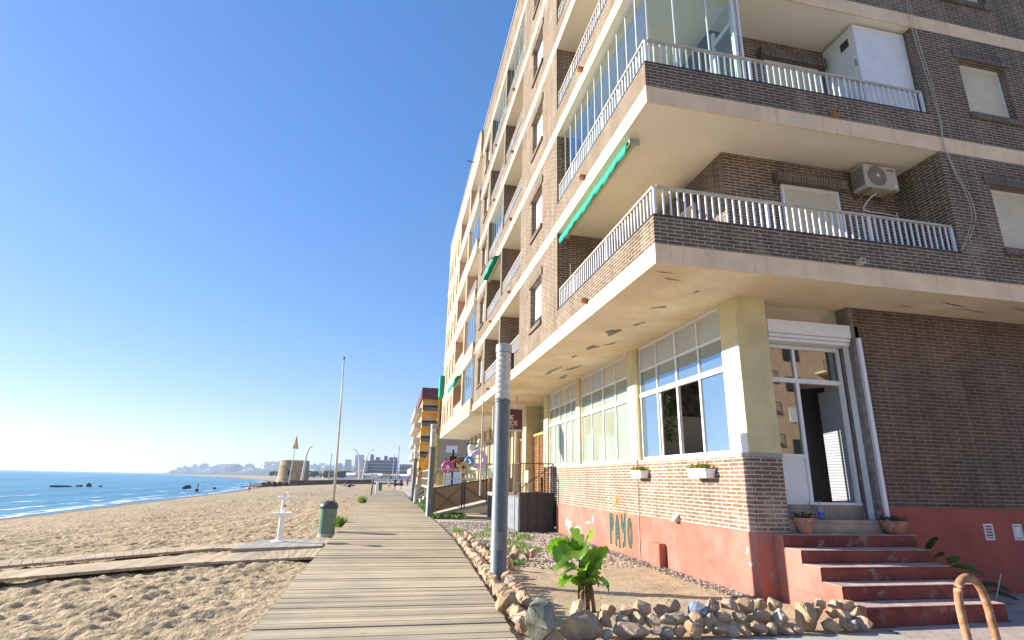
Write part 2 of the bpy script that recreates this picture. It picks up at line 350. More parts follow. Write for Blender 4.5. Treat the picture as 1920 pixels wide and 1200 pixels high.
# ------------------------------------------------------------------ sand, ground, sea
def sandmat():
    m, n, bs, L = _new('sand'); P = _pos(n)
    t = _noise(n, P, .6, 8, .6); r = _ramp(n, t.outputs[0], [(.3, (.35,.27,.17)), (.7, (.48,.38,.245))])
    g = _noise(n, P, 140, 3, .7); r2 = _ramp(n, g.outputs[0], [(.35, (.8,.8,.8)), (.65, (1.15,1.15,1.15))])
    out = _mix(n, 1.0, r.outputs[0], r2.outputs[0], 'MULTIPLY')
    # damp sand by the water line (the height of the beach itself)
    sp = n.nodes.new("ShaderNodeSeparateXYZ"); L(P, sp.inputs[0])
    mr = n.nodes.new("ShaderNodeMapRange"); L(sp.outputs[2], mr.inputs[0]); mr.inputs[1].default_value = -1.05; mr.inputs[2].default_value = -.93; mr.inputs[3].default_value = 1; mr.inputs[4].default_value = 0
    out = _mix(n, mr.outputs[0], out, (.20,.155,.11))
    L(out, bs.inputs['Base Color']); bs.inputs['Roughness'].default_value = .95; bs.inputs['Specular IOR Level'].default_value = .1
    mp = n.nodes.new("ShaderNodeMapping"); mp.inputs['Scale'].default_value = (1, .7, 1); L(P, mp.inputs[0])
    b1 = _noise(n, mp.outputs[0], 6.5, 5, .6); b = _bump(n, b1.outputs[0], bs, .8, .12)
    b2 = n.nodes.new("ShaderNodeBump"); b2.inputs['Strength'].default_value = .3; b2.inputs['Distance'].default_value = .01
    L(g.outputs[0], b2.inputs['Height']); L(b.outputs[0], b2.inputs['Normal']); L(b2.outputs[0], bs.inputs['Normal'])
    return m
M['sand'] = sandmat()
ysn = np.concatenate([np.arange(2.5, 16, .055), 16*np.exp(np.arange(0, 3.4, .0042)), np.array([520, 600, 750, 1000, 1500, 2500, 6000.])])
# x columns: dense by the boardwalk and across the beach
xsn = np.concatenate([np.array([-6000, -2500, -1200, -700, -400, -200, -110, -70, -50, -40., -32]), np.arange(-28, -12, .16), np.arange(-12, -1.3, .06), np.arange(-1.3, -.6, .15), np.array([0, 1.])])
grid_mesh('sand', xsn, ysn, sand_h, M['sand'], kind='structure', label='trodden pale beach sand', cat='sand')
grid_mesh('sand', np.array([-60, -30, -10, -1.3, 1]), np.array([-40, -10, 2.5]), sand_h, M['sand'], kind='structure', label='beach sand behind the viewer', cat='sand')

gm, n, bs, L = _new('ground_soil'); P = _pos(n)
t = _noise(n, P, .9, 8, .65); r = _ramp(n, t.outputs[0], [(.3, (.33,.25,.15)), (.7, (.45,.35,.215))])
vo = n.nodes.new("ShaderNodeTexVoronoi"); vo.inputs['Scale'].default_value = 26; L(P, vo.inputs['Vector'])
rc = _ramp(n, vo.outputs['Color'], [(.2, (.22,.19,.17)), (.5, (.50,.45,.38)), (.8, (.62,.55,.46))])
sp = n.nodes.new("ShaderNodeSeparateXYZ"); L(P, sp.inputs[0])
fy = n.nodes.new("ShaderNodeMapRange"); L(sp.outputs[1], fy.inputs[0]); fy.inputs[1].default_value = 11.5; fy.inputs[2].default_value = 15
fn = _math(n, 'ADD', fy.outputs[0], _math(n, 'MULTIPLY', _math(n, 'SUBTRACT', _noise(n, P, 1.5, 5).outputs[0], .5), 1.6), True)
fn2 = _math(n, 'MULTIPLY', fn, .85)
L(_mix(n, fn2, r.outputs[0], rc.outputs[0]), bs.inputs['Base Color']); bs.inputs['Roughness'].default_value = .95
bh = _math(n, 'ADD', _math(n, 'MULTIPLY', _noise(n, P, 22, 5, .7).outputs[0], .7), _math(n, 'MULTIPLY', _math(n, 'SUBTRACT', 1.0, vo.outputs['Distance']), _math(n, 'MULTIPLY', fn2, .8)))
_bump(n, bh, bs, .8, .03)
M['soil'] = gm
def soil_h(x, y):
    inn = np.clip((x-1.5)/.25, 0, 1)*np.clip((5.7-x)/.3, 0, 1)*np.clip((y-6.3)/.5, 0, 1)
    h = -.06 + inn*(.09*(fbm(x*1.2, y*1.2, 4, 3)-.5) + .02*(fbm(x*9, y*9, 3, 4)-.5) - .03)
    return np.where(y > 120, .25, h)
grid_mesh('flower_bed_soil', np.arange(1.25, 6.3, .06), np.arange(6.2, 24, .06), soil_h, M['soil'], kind='structure', label='sandy soil of the flower bed beside the wall', cat='soil')
def land_h(x, y): return np.where(y > 140, .45, -.085)
o = grid_mesh('ground', np.array([1.2, 3, 6, 20, 100, 400, 2000.]), np.array([24, 40, 90, 139, 145, 300, 1500, 6000.]), land_h, M['soil'], kind='structure', label='flat ground inland', cat='ground')
o = grid_mesh('ground', np.array([1.3, 20, 100, 2000.]), np.array([-60, 6.0]), lambda x, y: x*0-.16, M['concrete'], kind='structure', label='ground under the pavement', cat='ground')
o = grid_mesh('ground', np.array([6.3, 20, 100, 2000.]), np.array([6.0, 24]), lambda x, y: x*0-.16, M['concrete'], kind='structure', label='ground beneath the building', cat='ground')

def watermat():
    m, n, bs, L = _new('sea_water'); P = _pos(n)
    mp = n.nodes.new("ShaderNodeMapping"); mp.inputs['Scale'].default_value = (.55, .16, 1); mp.inputs['Rotation'].default_value = (0, 0, R(-12)); L(P, mp.inputs[0])
    a = _noise(n, mp.outputs[0], 1.0, 7, .6)
    mp2 = n.nodes.new("ShaderNodeMapping"); mp2.inputs['Scale'].default_value = (.03, .008, 1); L(P, mp2.inputs[0]); c = _noise(n, mp2.outputs[0], 1, 4)
    r = _ramp(n, c.outputs[0], [(.35, (.03,.18,.28)), (.65, (.05,.25,.36))])
    L(r.outputs[0], bs.inputs['Base Color']); bs.inputs['Roughness'].default_value = .28; bs.inputs['IOR'].default_value = 1.2; bs.inputs['Specular IOR Level'].default_value = .5
    _bump(n, a.outputs[0], bs, 1.0, .5); return m
M['water'] = watermat()
def sea_h(x, y):
    d = shore_x(y) - x
    w_ = np.exp(-((d-7)/1.6)**2)*.13 + np.exp(-((d-14)/2.2)**2)*.15 + np.exp(-((d-24)/3)**2)*.14
    return SEA + w_*(.5+.8*fbm(x*.06, y*.02, 2, 9)) + .03*(fbm(x*.5, y*.2, 3, 11)-.5)
sx = np.concatenate([-np.exp(np.arange(0, math.log(5500/120)+.01, .12))[::-1]*120, np.arange(-119, -18, .7)])
sy = np.concatenate([np.array([-300, -60, 0]), np.arange(20, 140, .8), 140*np.exp(np.arange(0, 3.72, .04))])
grid_mesh('sea', sx, sy, sea_h, M['water'], kind='structure', label='calm blue sea', cat='sea')
# foam where the small waves break
fm, n, bs, L = _new('foam'); P = _pos(n); mp = n.nodes.new("ShaderNodeMapping"); mp.inputs['Scale'].default_value = (1.6, .35, 1); L(P, mp.inputs[0])
f = _ramp(n, _noise(n, mp.outputs[0], 1.1, 8, .7).outputs[0], [(.46, (0,0,0)), (.56, (1,1,1))])
bs.inputs['Base Color'].default_value = (.8,.83,.85,1); bs.inputs['Roughness'].default_value = .8; L(f.outputs[0], bs.inputs['Alpha'])
fb = MB(); rr = random.Random(3)
for off, wd, gap in ((.9, 1.5, 0), (3.6, .8, .6), (7.0, .7, 1.1), (13.6, .7, 1.45)):
    y = 22.
    while y < 330:
        st = 2.0 + y*.02
        if rr.random() > gap*.6 or off < 1:
            n0 = fbm(np.array([y*.08]), np.array([off]), 3, 2)[0]; n1 = fbm(np.array([(y+st)*.08]), np.array([off]), 3, 2)[0]
            x0 = float(shore_x(y))-off-(n0-.5)*2.5; x1 = float(shore_x(y+st))-off-(n1-.5)*2.5
            z = SEA+.03 if off < 5 else SEA+.15
            fb.face([(x0, y, z), (x0-wd*(.5+n0), y, z+.01), (x1-wd*(.5+n1), y+st, z+.01), (x1, y+st, z)])
        y += st
tag(fb.build('sea_foam', fm), 'white foam of small breaking waves', 'foam', kind='stuff')

# ------------------------------------------------------------------ boardwalk, side paths, pavement
M['deck'] = wood('boardwalk_wood', (.54,.455,.31), (.31,.26,.185), 0, .125, 1)
M['deck2'] = wood('path_wood', (.55,.44,.30), (.36,.28,.19), 1, .12, 0)
EL_ = [(2.2, -1.3), (6.6, -1.33), (12.7, -1.40), (17.4, -1.45), (76, -1.50)]
ER_ = [(2.2, 1.25), (6.3, 1.43), (8.1, 1.54), (12, 1.70), (16.5, 1.86), (21, 1.88), (44, 1.66), (76, 1.62)]
bw = MB(); y = 2.25; rr = random.Random(5)
while y < 76:
    xl = np.interp(y, *zip(*EL_)) + rr.uniform(-.012, .012); xr = np.interp(y, *zip(*ER_)) + rr.uniform(-.012, .012)
    g = .004+rr.random()**3*.011; dz = rr.uniform(-.007, .006); tl = rr.uniform(-.006, .006); cu_ = .0
    sk = rr.uniform(-.004, .004)
    bw.hexa([(xl, y+g, -.045), (xr, y+g+sk, -.045), (xr, y+.125-g+sk, -.045), (xl, y+.125-g, -.045),
             (xl, y+g, dz), (xr, y+g+sk, dz+tl), (xr, y+.125-g+sk, dz+tl+.002), (xl, y+.125-g, dz+.002)])
    y += .125
tag(bw.build('boardwalk', M['deck']), 'long weathered wooden boardwalk', 'boardwalk', kind='structure')
bb = MB(); bb.hexa([(-1.27, 2.3, -.2), (1.2, 2.3, -.2), (1.6, 76, -.2), (-1.45, 76, -.2), (-1.27, 2.3, -.05), (1.2, 2.3, -.05), (1.6, 76, -.05), (-1.45, 76, -.05)])
tag(bb.build('boardwalk_bed', M['dkmetal']), 'dark joists under the boardwalk', 'boardwalk', kind='structure')
def ribbon(name, A, B, z, n, m, **kw):
    b = MB()
    def lerp(P_, t):
        s = t*(len(P_)-1); i = min(int(s), len(P_)-2); f = s-i
        return tuple(P_[i][k]*(1-f)+P_[i+1][k]*f for k in (0, 1))
    for i in range(n):
        t0, t1 = (i+.03)/n, (i+.97)/n; a0, a1, b0, b1 = lerp(A, t0), lerp(A, t1), lerp(B, t0), lerp(B, t1); j = rr.uniform(-.003, .003)
        zz = lambda t: z + .0 - .05*t
        b.hexa([(*a0, zz(t0)-.05), (*a1, zz(t1)-.05), (*b1, zz(t1)-.05), (*b0, zz(t0)-.05), (*a0, zz(t0)+j), (*a1, zz(t1)+j), (*b1, zz(t1)+j), (*b0, zz(t0)+j)])
    return tag(b.build(name, m), kind='structure', **kw)
ribbon('beach_path', [(-1.47, 13.3), (-3.7, 12.68), (-6.05, 11.1), (-8.6, 9.2)], [(-1.48, 14.85), (-4.5, 13.6), (-6.55, 11.85), (-9.1, 9.9)], -.06, 66, M['deck2'], label='lower slatted path across the sand', cat='path')
ribbon('beach_path', [(-1.49, 15.6), (-4.0, 15.1), (-7.0, 12.5), (-9.6, 10.2)], [(-1.49, 17.1), (-4.3, 15.9), (-7.35, 13.2), (-9.9, 10.8)], -.07, 70, M['deck2'], label='upper slatted path across the sand', cat='path')
# shower mat
sm_ = MB(); pts = [(-3.4, 14.35), (-1.5, 14.95), (-1.55, 15.9), (-2.0, 16.5), (-2.9, 16.5), (-3.3, 15.8)]
b_ = [sm_.bm.verts.new((x, y, -.10)) for x, y in pts]; t_ = [sm_.bm.verts.new((x, y, -.015)) for x, y in pts]
sm_.bm.faces.new(t_); 
for i in range(6): sm_.bm.faces.new((b_[i], b_[(i+1) % 6], t_[(i+1) % 6], t_[i]))
M['mat_grey'] = wood('grey_platform_wood', (.42,.40,.36), (.33,.31,.28), 1, .14, 0)
tag(sm_.build('shower_platform', M['mat_grey']), 'grey wooden platform under the foot shower', 'platform', kind='structure')

pm, n, bs, L = _new('pavement'); P = _pos(n)
t = _noise(n, P, 1.6, 8, .65); r = _ramp(n, t.outputs[0], [(.3, (.33,.32,.27)), (.7, (.44,.42,.36))])
s_ = _ramp(n, _noise(n, P, 2.4, 9, .75).outputs[0], [(.52, (0,0,0)), (.64, (1,1,1))])
out = _mix(n, s_.outputs[0], r.outputs[0], (.50,.40,.26))
L(out, bs.inputs['Base Color']); bs.inputs['Roughness'].default_value = .9; _bump(n, _noise(n, P, 30, 6, .7).outputs[0], bs, .5, .01); M['pave'] = pm
pm2, n, bs, L = _new('stamped_pavers'); P = _pos(n); mp = n.nodes.new("ShaderNodeMapping"); mp.inputs['Rotation'].default_value = (0, 0, R(32)); L(P, mp.inputs[0])
bt = n.nodes.new("ShaderNodeTexBrick"); L(mp.outputs[0], bt.inputs['Vector']); bt.inputs['Scale'].default_value = 1; bt.inputs['Brick Width'].default_value = .3; bt.inputs['Row Height'].default_value = .1
bt.inputs['Mortar Size'].default_value = .006; bt.inputs['Color1'].default_value = (.46,.375,.33,1); bt.inputs['Color2'].default_value = (.40,.33,.295,1); bt.inputs['Mortar'].default_value = (.24,.21,.20,1)
r = _ramp(n, _noise(n, P, 3, 8, .7).outputs[0], [(.3, (.75,.75,.75)), (.7, (1.2,1.17,1.1))]); L(_mix(n, 1., bt.outputs[0], r.outputs[0], 'MULTIPLY'), bs.inputs['Base Color']); bs.inputs['Roughness'].default_value = .85
_bump(n, bt.outputs['Fac'], bs, -.5, .01); M['pave2'] = pm2
b = MB(); b.face([(1.28, 2.0, -.055), (14, 2.0, -.055), (14, 8.09, -.05), (6.3, 8.09, -.05), (6.3, 6.25, -.05), (1.45, 6.25, -.05)]); tag(b.build('pavement', M['pave']), 'grey pavement dusted with sand', 'pavement', kind='structure')
b = MB(); b.face([(5.1, 3.0, -.045), (16, 3.0, -.045), (16, 8.085, -.04), (8.2, 8.085, -.04), (8.2, 6.5, -.04), (6.1, 6.35, -.04)]); tag(b.build('paved_forecourt', M['pave2']), 'stamped pinkish pavers before the steps', 'pavement', kind='structure')

# ================================================================== THE BRICK APARTMENT BUILDING
FX, FY, GX, GY, BX, BY = 3.65, 7.03, 5.65, 8.09, 5.63, 8.02
FL = [4.79 + 2.86*k for k in range(6)]; SL = .32; PAR = .50; XE = 18.0; YE = 26.6
apt = thing('apartment_building', 'tall dark brick apartment block with cream floor bands, corner balconies and a red plinth', 'building', (GX, GY, 0))
# ---- slabs
for k, z in enumerate(FL):
    b = MB(); b.box(FX, XE, FY, YE, z, z+SL)
    b.build('floor_slab', M['soffit'] if k == 0 else M['soffit_up'], apt, bevel=.008)
    b = MB(); b.box(FX-.006, FX+.02, FY-.006, YE-.003, z-.003, z+SL-.004); b.box(FX+.02, XE, FY-.006, FY+.02, z-.003, z+SL-.004)
    b.build('floor_band', M['slab'], apt)
# peeled paint on the lowest soffit and band
def blob(cx, cy, rx, ry, seed, n=26, rot=0):
    q = random.Random(seed); ph = [q.random()*6.3 for _ in range(5)]; out = []
    for i in range(n):
        a = 2*math.pi*i/n; r_ = 1+.28*math.sin(2*a+ph[0])+.22*math.sin(3*a+ph[1])+.16*math.sin(5*a+ph[2])+.1*math.sin(9*a+ph[3])
        x, y = math.cos(a)*rx*r_, math.sin(a)*ry*r_; out.append((cx+x*math.cos(rot)-y*math.sin(rot), cy+x*math.sin(rot)+y*math.cos(rot)))
    return out
def poly_sheet(b, pts, f):
    cx = sum(p[0] for p in pts)/len(pts); cy = sum(p[1] for p in pts)/len(pts)
    c = b.bm.verts.new(f(cx, cy)); vs = [b.bm.verts.new(f(*p)) for p in pts]
    for i in range(len(vs)): b.bm.faces.new((c, vs[i], vs[(i+1) % len(vs)]))
b = MB()
for (cx, cy, rx, ry, s_, ro) in [(4.55, 10.9, .09, .34, 1, .3), (4.80, 10.15, .04, .18, 2, .5), (4.6, 12.4, .07, .36, 3, .2), (4.9, 11.9, .03, .3, 4, .4), (4.5, 13.5, .05, .14, 5, 0),
        (4.5, 15.6, .06, .55, 6, .1), (4.95, 15.0, .05, .6, 7, .25), (5.1, 16.4, .05, .5, 8, 0), (4.2, 7.6, .10, .03, 9, .2), (4.7, 9.0, .04, .14, 10, .8), (3.95, 7.35, .10, .02, 11, .1),
        (9.6, 7.45, .22, .03, 12, .2), (10.3, 7.65, .2, .03, 13, .1), (11.2, 7.4, .25, .04, 14, .15), (8.9, 7.75, .12, .02, 15, .1), (4.9, 8.05, .02, .1, 16, 0)]:
    b = MB(); poly_sheet(b, blob(cx, cy, rx*1.25, ry*.85, s_, 48, rot=ro), lambda x, y: (x, y, FL[0]-.004)); b.build('peeled_patch', M['peel'], apt, recalc=False)
# ---- balcony builder: brick parapet with cap and railing
def rail(b, c, p0, p1, z0, h, pitch=.122, post=1.95, wd=.027, th=.018, skip0=False):
    p0, p1 = Vector(p0), Vector(p1); d = p1-p0; Ln = d.length; u = d/Ln; n = max(1, int(Ln/pitch)); nx = Vector((-u.y, u.x, 0))
    for i in range(n+1):
        q = p0+u*(Ln*i/n)
        if i == 0 and skip0: continue
        if i == 0 or i == n or i % 16 == 0: b.bar((q.x, q.y, z0), (q.x, q.y, z0+h-.03), .042, .042)
        else: b.hexa([q+u*sx*wd/2+nx*sy*th/2+Vector((0,0,zz)) for zz in (z0+.02, z0+h-.04) for sx, sy in ((-1,-1),(1,-1),(1,1),(-1,1))])
    b.bar((p0.x, p0.y, z0+.03), (p1.x, p1.y, z0+.03), .03, .02)
    c.bar((p0.x, p0.y, z0+h-.015), (p1.x, p1.y, z0+h-.015), .06, .035)
def balcony_sea(k, y0, y1, bld=apt, mat='brick', X=FX, z=None, dark='dkmetal'):
    z = (FL[k] if z is None else z)+SL; b = MB(); b.box(X, X+.14, y0, y1, z, z+PAR-.02); p = b.build('balcony', M[mat], bld)
    b = MB(); b.box(X-.012, X+.155, y0, y1, z+PAR-.02, z+PAR); b.build('coping', M[dark], p)
    b, c = MB(), MB(); rail(b, c, (X+.07, y0+.03, 0), (X+.07, y1-.03, 0), z+PAR, .53)
    b.build('railing', M['alu'], p); c.build('top_rail', M['railcap'], p); return p
def balcony_corner(k):
    z = FL[k]+SL; b = MB(); b.box(FX, FX+.14, FY, 12.2, z, z+PAR-.02); b.box(FX+.14, 9.5, FY, FY+.14, z, z+PAR-.02); p = b.build('balcony', M['brick'], apt)
    p['label'] = 'wraparound corner balcony on level %d' % (k+1)
    b = MB(); b.box(FX-.012, FX+.155, FY-.012, 12.2, z+PAR-.02, z+PAR); b.box(FX+.155, 9.5, FY-.012, FY+.155, z+PAR-.02, z+PAR); b.build('coping', M['dkmetal'], p)
    b, c = MB(), MB(); rail(b, c, (FX+.07, FY+.07, 0), (FX+.07, 12.17, 0), z+PAR, .53); rail(b, c, (FX+.07+.03, FY+.07, 0), (9.45, FY+.07, 0), z+PAR, .53, skip0=True)
    b.build('railing', M['alu'], p); c.build('top_rail', M['railcap'], p)
def shutter_window(ax, t, u0, u1, z0, z1, bld, m='shutterw', dep=.13, sill=True, mat='brick_soldier', gap=0.0, lintel=True):
    """ax 'x': wall facing -X at x=t, 'y': wall facing -Y at y=t"""
    def B(b, a0, a1, c0, c1, d0, d1):
        if ax == 'x': b.box(a0, a1, c0, c1, d0, d1)
        else: b.box(c0, c1, a0, a1, d0, d1)
    b = MB(); B(b, t+dep, t+dep+.05, u0, u0+.05, z0, z1); B(b, t+dep, t+dep+.05, u1-.05, u1, z0, z1); B(b, t+dep, t+dep+.05, u0+.05, u1-.05, z0, z0+.05); B(b, t+dep, t+dep+.05, u0+.05, u1-.05, z1-.06, z1)
    w_ = b.build('window', M['white'], bld)
    b = MB(); B(b, t+dep+.012, t+dep+.03, u0+.05, u1-.05, z0+.05+gap, z1-.06); b.build('shutter', M[m], w_)
    if gap: b = MB(); B(b, t+dep+.03, t+dep+.04, u0+.05, u1-.05, z0+.05, z0+.05+gap); b.build('pane', M['glass'], w_)
    b = MB(); B(b, t+dep+.05, t+dep+.08, u0, u1, z0, z1); b.build('backing', M['dark'], w_)
    if sill: b = MB(); B(b, t-.05, t+dep, u0-.04, u1+.04, z0-.13, z0-.006); b.build('sill', M[mat], w_)
    if lintel: b = MB(); B(b, t-.035, t+.10, u0-.12, u1+.12, z1+.004, z1+.21); b.build('lintel', M[mat], w_)
    return w_
WIN = [(13.72, 14.95), (24.2, 25.35)]
for k in range(5):
    z0 = FL[k]+SL; z1 = FL[k+1]; wz0, wz1 = FL[k]+1.02, FL[k]+2.3
    b = MB()
    b.wall('x', FX, FX+.28, 12.2, 16.45, z0, z1, [(13.72, 14.95, wz0, wz1)])
    b.box(FX+.28, BX, 12.2, 12.45, z0, z1); b.box(FX+.28, BX, 16.2, 16.45, z0, z1)
    b.box(FX, BX, 19.8, 20.08, z0, z1)
    b.wall('x', FX, FX+.28, 23.45, YE, z0, z1, [(24.2, 25.35, wz0, wz1)]); b.box(FX+.28, BX, 23.45, 23.7, z0, z1)
    # core behind the balconies and the right wing
    b.box(BX, 9.5, BY, YE, z0, z1)
    b.wall('y', FY, FY+.3, 9.5, XE, z0, z1, [(10.5, 11.67, wz0, wz1), (14.5, 15.7, wz0, wz1)]); b.box(9.5, 9.8, FY+.3, BY+.5, z0, z1)
    b.build('wall', M['brick'], apt)
    for (a, c) in WIN: shutter_window('x', FX, a, c, wz0, wz1, apt, 'shutterw', gap=.25 if (k == 0 and a < 20) else 0.0)
    shutter_window('y', FY, 10.5, 11.67, wz0, wz1, apt, 'shutter')
    # doors and shutters on the balcony back walls
    shutter_window('y', BY-.14, 6.80, 8.06, z0, z0+2.0, apt, 'shutter', dep=.08, sill=False)
    shutter_window('x', BX-.14, 9.0, 11.0, z0, z0+2.0, apt, 'shutter', dep=.08, sill=False)
    shutter_window('x', BX-.14, 17.2, 19.0, z0, z0+2.0, apt, 'shutter', dep=.08, sill=False)
    shutter_window('x', BX-.14, 20.9, 22.7, z0, z0+2.0, apt, 'shutterw', dep=.08, sill=False)
    balcony_corner(k); balcony_sea(k, 16.45, 19.8); balcony_sea(k, 20.08, 23.45)
# roof parapet
b = MB(); b.box(FX, XE, FY, FY+.25, FL[5]+SL, 20.75); b.box(FX, FX+.25, FY+.25, YE, FL[5]+SL, 20.75); b.box(BX, XE, BY, YE, FL[5]+SL, 20.0); b.build('roof_parapet', M['brick'], apt)
b = MB(); b.box(FX-.04, XE, FY-.04, FY+.3, 20.75, 20.82); b.box(FX-.04, FX+.3, FY+.3, YE, 20.75, 20.82); b.build('roof_coping', M['railcap'], apt)
# drain spouts
def spout(b, p, d):
    x, y, z = p
    if d == 'x': b.box(x-.12, x+.02, y-.045, y+.045, z-.045, z-.03); b.box(x-.12, x+.02, y-.045, y+.045, z+.03, z+.045); b.box(x-.12, x+.02, y-.045, y-.03, z-.03, z+.03); b.box(x-.12, x+.02, y+.03, y+.045, z-.03, z+.03)
    else: b.box(x-.045, x+.045, y-.12, y+.02, z-.045, z-.03); b.box(x-.045, x+.045, y-.12, y+.02, z+.03, z+.045); b.box(x-.045, x-.03, y-.12, y+.02, z-.03, z+.03); b.box(x+.03, x+.045, y-.12, y+.02, z-.03, z+.03)
for k in range(5):
    b = MB(); spout(b, (7.27, FY, FL[k]+SL+.06), 'y'); b.build('drain_spout', M['terra'] if k % 2 else M['railcap'], apt)
    for yy in (10.1, 18.0, 21.9): b = MB(); spout(b, (FX, yy, FL[k]+SL+.06), 'x'); b.build('drain_spout', M['terra'], apt)
# ---- glazed balconies
def glazing(bld, X, y0, y1, z0, z1, n, fr=.02, m='glass', back=None):
    b = MB(); b.box(X, X+.03, y0, y1, z0, z0+.03); b.box(X, X+.03, y0, y1, z1-.05, z1)
    for i in range(n+1):
        y = y0+(y1-y0)*i/n; b.box(X+.003, X+.027, max(y0, y-fr/2), min(y1, y+fr/2), z0+.03, z1-.05)
    g_ = b.build('glazing', M['alu'], bld); b = MB()
    for i in range(n):
        a = y0+(y1-y0)*i/n+fr/2; c = y0+(y1-y0)*(i+1)/n-fr/2; b.box(X+.011, X+.019, a, c, z0+.03, z1-.05)
    b.build('pane', M[m], g_); return g_
z0, z1 = FL[1]+SL+PAR, FL[2]
g_ = glazing(apt, FX+.16, FY+.16, 12.0, z0, z1, 11)
b = MB()   # the part that turns the corner and the return with its door
b.box(FX+.19, 5.62, FY+.16, FY+.19, z0, z0+.03); b.box(FX+.19, 5.62, FY+.16, FY+.19, z1-.05, z1)
for x in (4.35, 5.02): b.box(x, x+.022, FY+.163, FY+.187, z0+.03, z1-.05)
b.box(5.56, 5.62, FY+.155, FY+.20, z0-.5, z1); b.box(5.68, 5.72, FY+.155, FY+.2, z0-.5, z1)
b.build('corner_frame', M['alu'], g_)
b = MB(); b.box(FX+.2, 5.56, FY+.172, FY+.178, z0+.03, z1-.05); b.build('corner_pane', M['glass'], g_)
dz = FL[1]+SL
b = MB(); yA, yB = FY+.2, BY-.1
b.box(5.58, 5.64, yA, yA+.07, dz, z1); b.box(5.58, 5.64, yB-.07, yB, dz, z1-.25); b.box(5.58, 5.64, yA+.07, yB-.07, dz+1.95, dz+2.05); b.box(5.58, 5.64, yA+.07, yB-.07, dz, dz+.08); b.box(5.58, 5.64, yA+.07, yB-.07, z1-.06, z1)
b.build('balcony_door_frame', M['white'], g_)
b = MB(); b.box(5.60, 5.61, yA+.07, yB-.07, dz+.08, dz+1.95); b.build('balcony_door_pane', M['glass'], g_)
glazing(apt, FX+.16, 20.1, 23.4, FL[2]+SL+PAR, FL[3], 6)
glazing(apt, FX+.16, 16.5, 19.75, FL[4]+SL+PAR, FL[5], 4)
glazing(apt, FX+.16, 20.1, 23.4, FL[4]+SL+PAR, FL[5], 5)
glazing(apt, FX+.16, FY+.16, 12.0, FL[4]+SL+PAR, FL[5], 8)

# ---- ground floor
zt = FL[0]
for x1_, ya_, yb_ in ((6.24, GY, 8.60), (GX+.5, 12.2, 12.78), (GX+.4, 16.5, 16.85), (GX+.4, 20.2, 20.75)): b = MB(); b.box(GX, x1_, ya_, yb_, 2.12, zt); b.build('column', M['yellow'], apt)
for ya_, yb_ in ((GY+.012, 8.60), (12.26, 12.76)): b = MB(); b.box(GX-.004, GX, ya_, yb_, 2.122, 3.93); b.build('painted_sunlit_face', M['white'], apt)  # sunlit column face painted white below the overhang's shadow line; plaster itself is yellow
b = MB(); b.box(GX, 6.24, GY, 19.0, .90, 2.06); b.build('brick_wall', M['brick_low'], apt)
b = MB(); b.box(GX-.015, 6.25, GY-.012, 19.0, 2.06, 2.12); b.build('ledge', M['concrete'], apt)
b = MB(); b.box(GX-.02, 6.0, GY-.015, 19.0, -.25, .90); b.build('plinth', M['pink'], apt)
b = MB(); b.box(7.99, XE, GY, GY+.4, 1.30, zt); b.build('brick_wall', M['brick_right'], apt)
b = MB(); b.box(7.965, 8.04, GY-.008, GY+.02, .9, zt); b.box(7.955, 7.99, GY, GY+.3, .9, zt); b.build('mortar_edge', paint('grey_render_edge', (.24,.21,.19), .95, .3, 9, .5), apt)
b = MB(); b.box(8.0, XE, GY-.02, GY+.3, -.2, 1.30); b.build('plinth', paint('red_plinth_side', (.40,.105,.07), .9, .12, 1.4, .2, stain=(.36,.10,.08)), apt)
# interior room, seen through the open panes and the door
b = MB(); b.box(5.9, 10.5, 8.55, 8.6, 1.2, 1.25)
b = MB(); b.box(9.6, 9.7, 8.5, 12.6, 1.3, zt); b.box(6.25, 9.6, 12.5, 12.6, 1.3, zt); b.box(8.4, 9.6, 8.5, 8.6, 1.3, zt); b.box(5.95, 9.6, 8.46, 12.5, 1.2, 1.3)
b.build('interior_wall', M['room'], apt)
b = MB(); b.box(6.3, 16, 12.62, 20.7, 1.2, zt-.01); b.build('interior_wall', M['room'], apt)
# window bays on the sea side
def bay(y0, y1, n, m_low, m_mid, m_top, opens=(), thin=()):
    X = GX+.06; zs = [2.13, 3.60, 4.19, zt-.06]
    b = MB(); W = .055
    for z in (zs[0], zs[3]): b.box(X, X+.07, y0, y1, z, z+W)
    b.box(X-.012, X+.07, y0, y1, zs[1]-.035, zs[1]+.065); b.box(X, X+.07, y0, y1, zs[2]-.02, zs[2]+.03)
    for i in range(n+1):
        y = y0+(y1-y0)*i/n; w_ = .05 if i in (0, n) else (.065 if i == n//2 else .04)
        a0 = min(max(y-w_/2, y0), y1-w_); 
        for q0, q1 in ((zs[0]+W, zs[1]-.035), (zs[1]+.065, zs[2]-.02), (zs[2]+.03, zs[3])): b.box(X+.003, X+.066, a0, a0+w_, q0, q1)
    for t in thin:
        for q0, q1 in ((zs[0]+W, zs[1]-.035),): b.box(X+.004, X+.06, t, t+.035, q0, q1)
    win = b.build('window', M['white'], apt)
    for i in range(n):
        a = y0+(y1-y0)*i/n+.02; c = y0+(y1-y0)*(i+1)/n-.02
        if i not in opens: q = MB(); q.box(X+.03, X+.036, a, c, zs[0]+W, zs[1]-.035); q.build('pane', M[m_low], win)
        q = MB(); q.box(X+.03, X+.036, a, c, zs[1]+.065, zs[2]-.02); q.build('pane', M[m_mid], win)
        q = MB(); q.box(X+.035, X+.045, a, c, zs[2]+.03, zs[3]); q.build('upper_panel', M[m_top if not isinstance(m_top, (list, tuple)) else m_top[i]], win)
    return win
M['panel_cream'] = paint('cream_panel', (.58,.53,.42), .8, .08, 2, .05, stain=(.30,.32,.34), sscale=2.2, sth=(.66,.7))
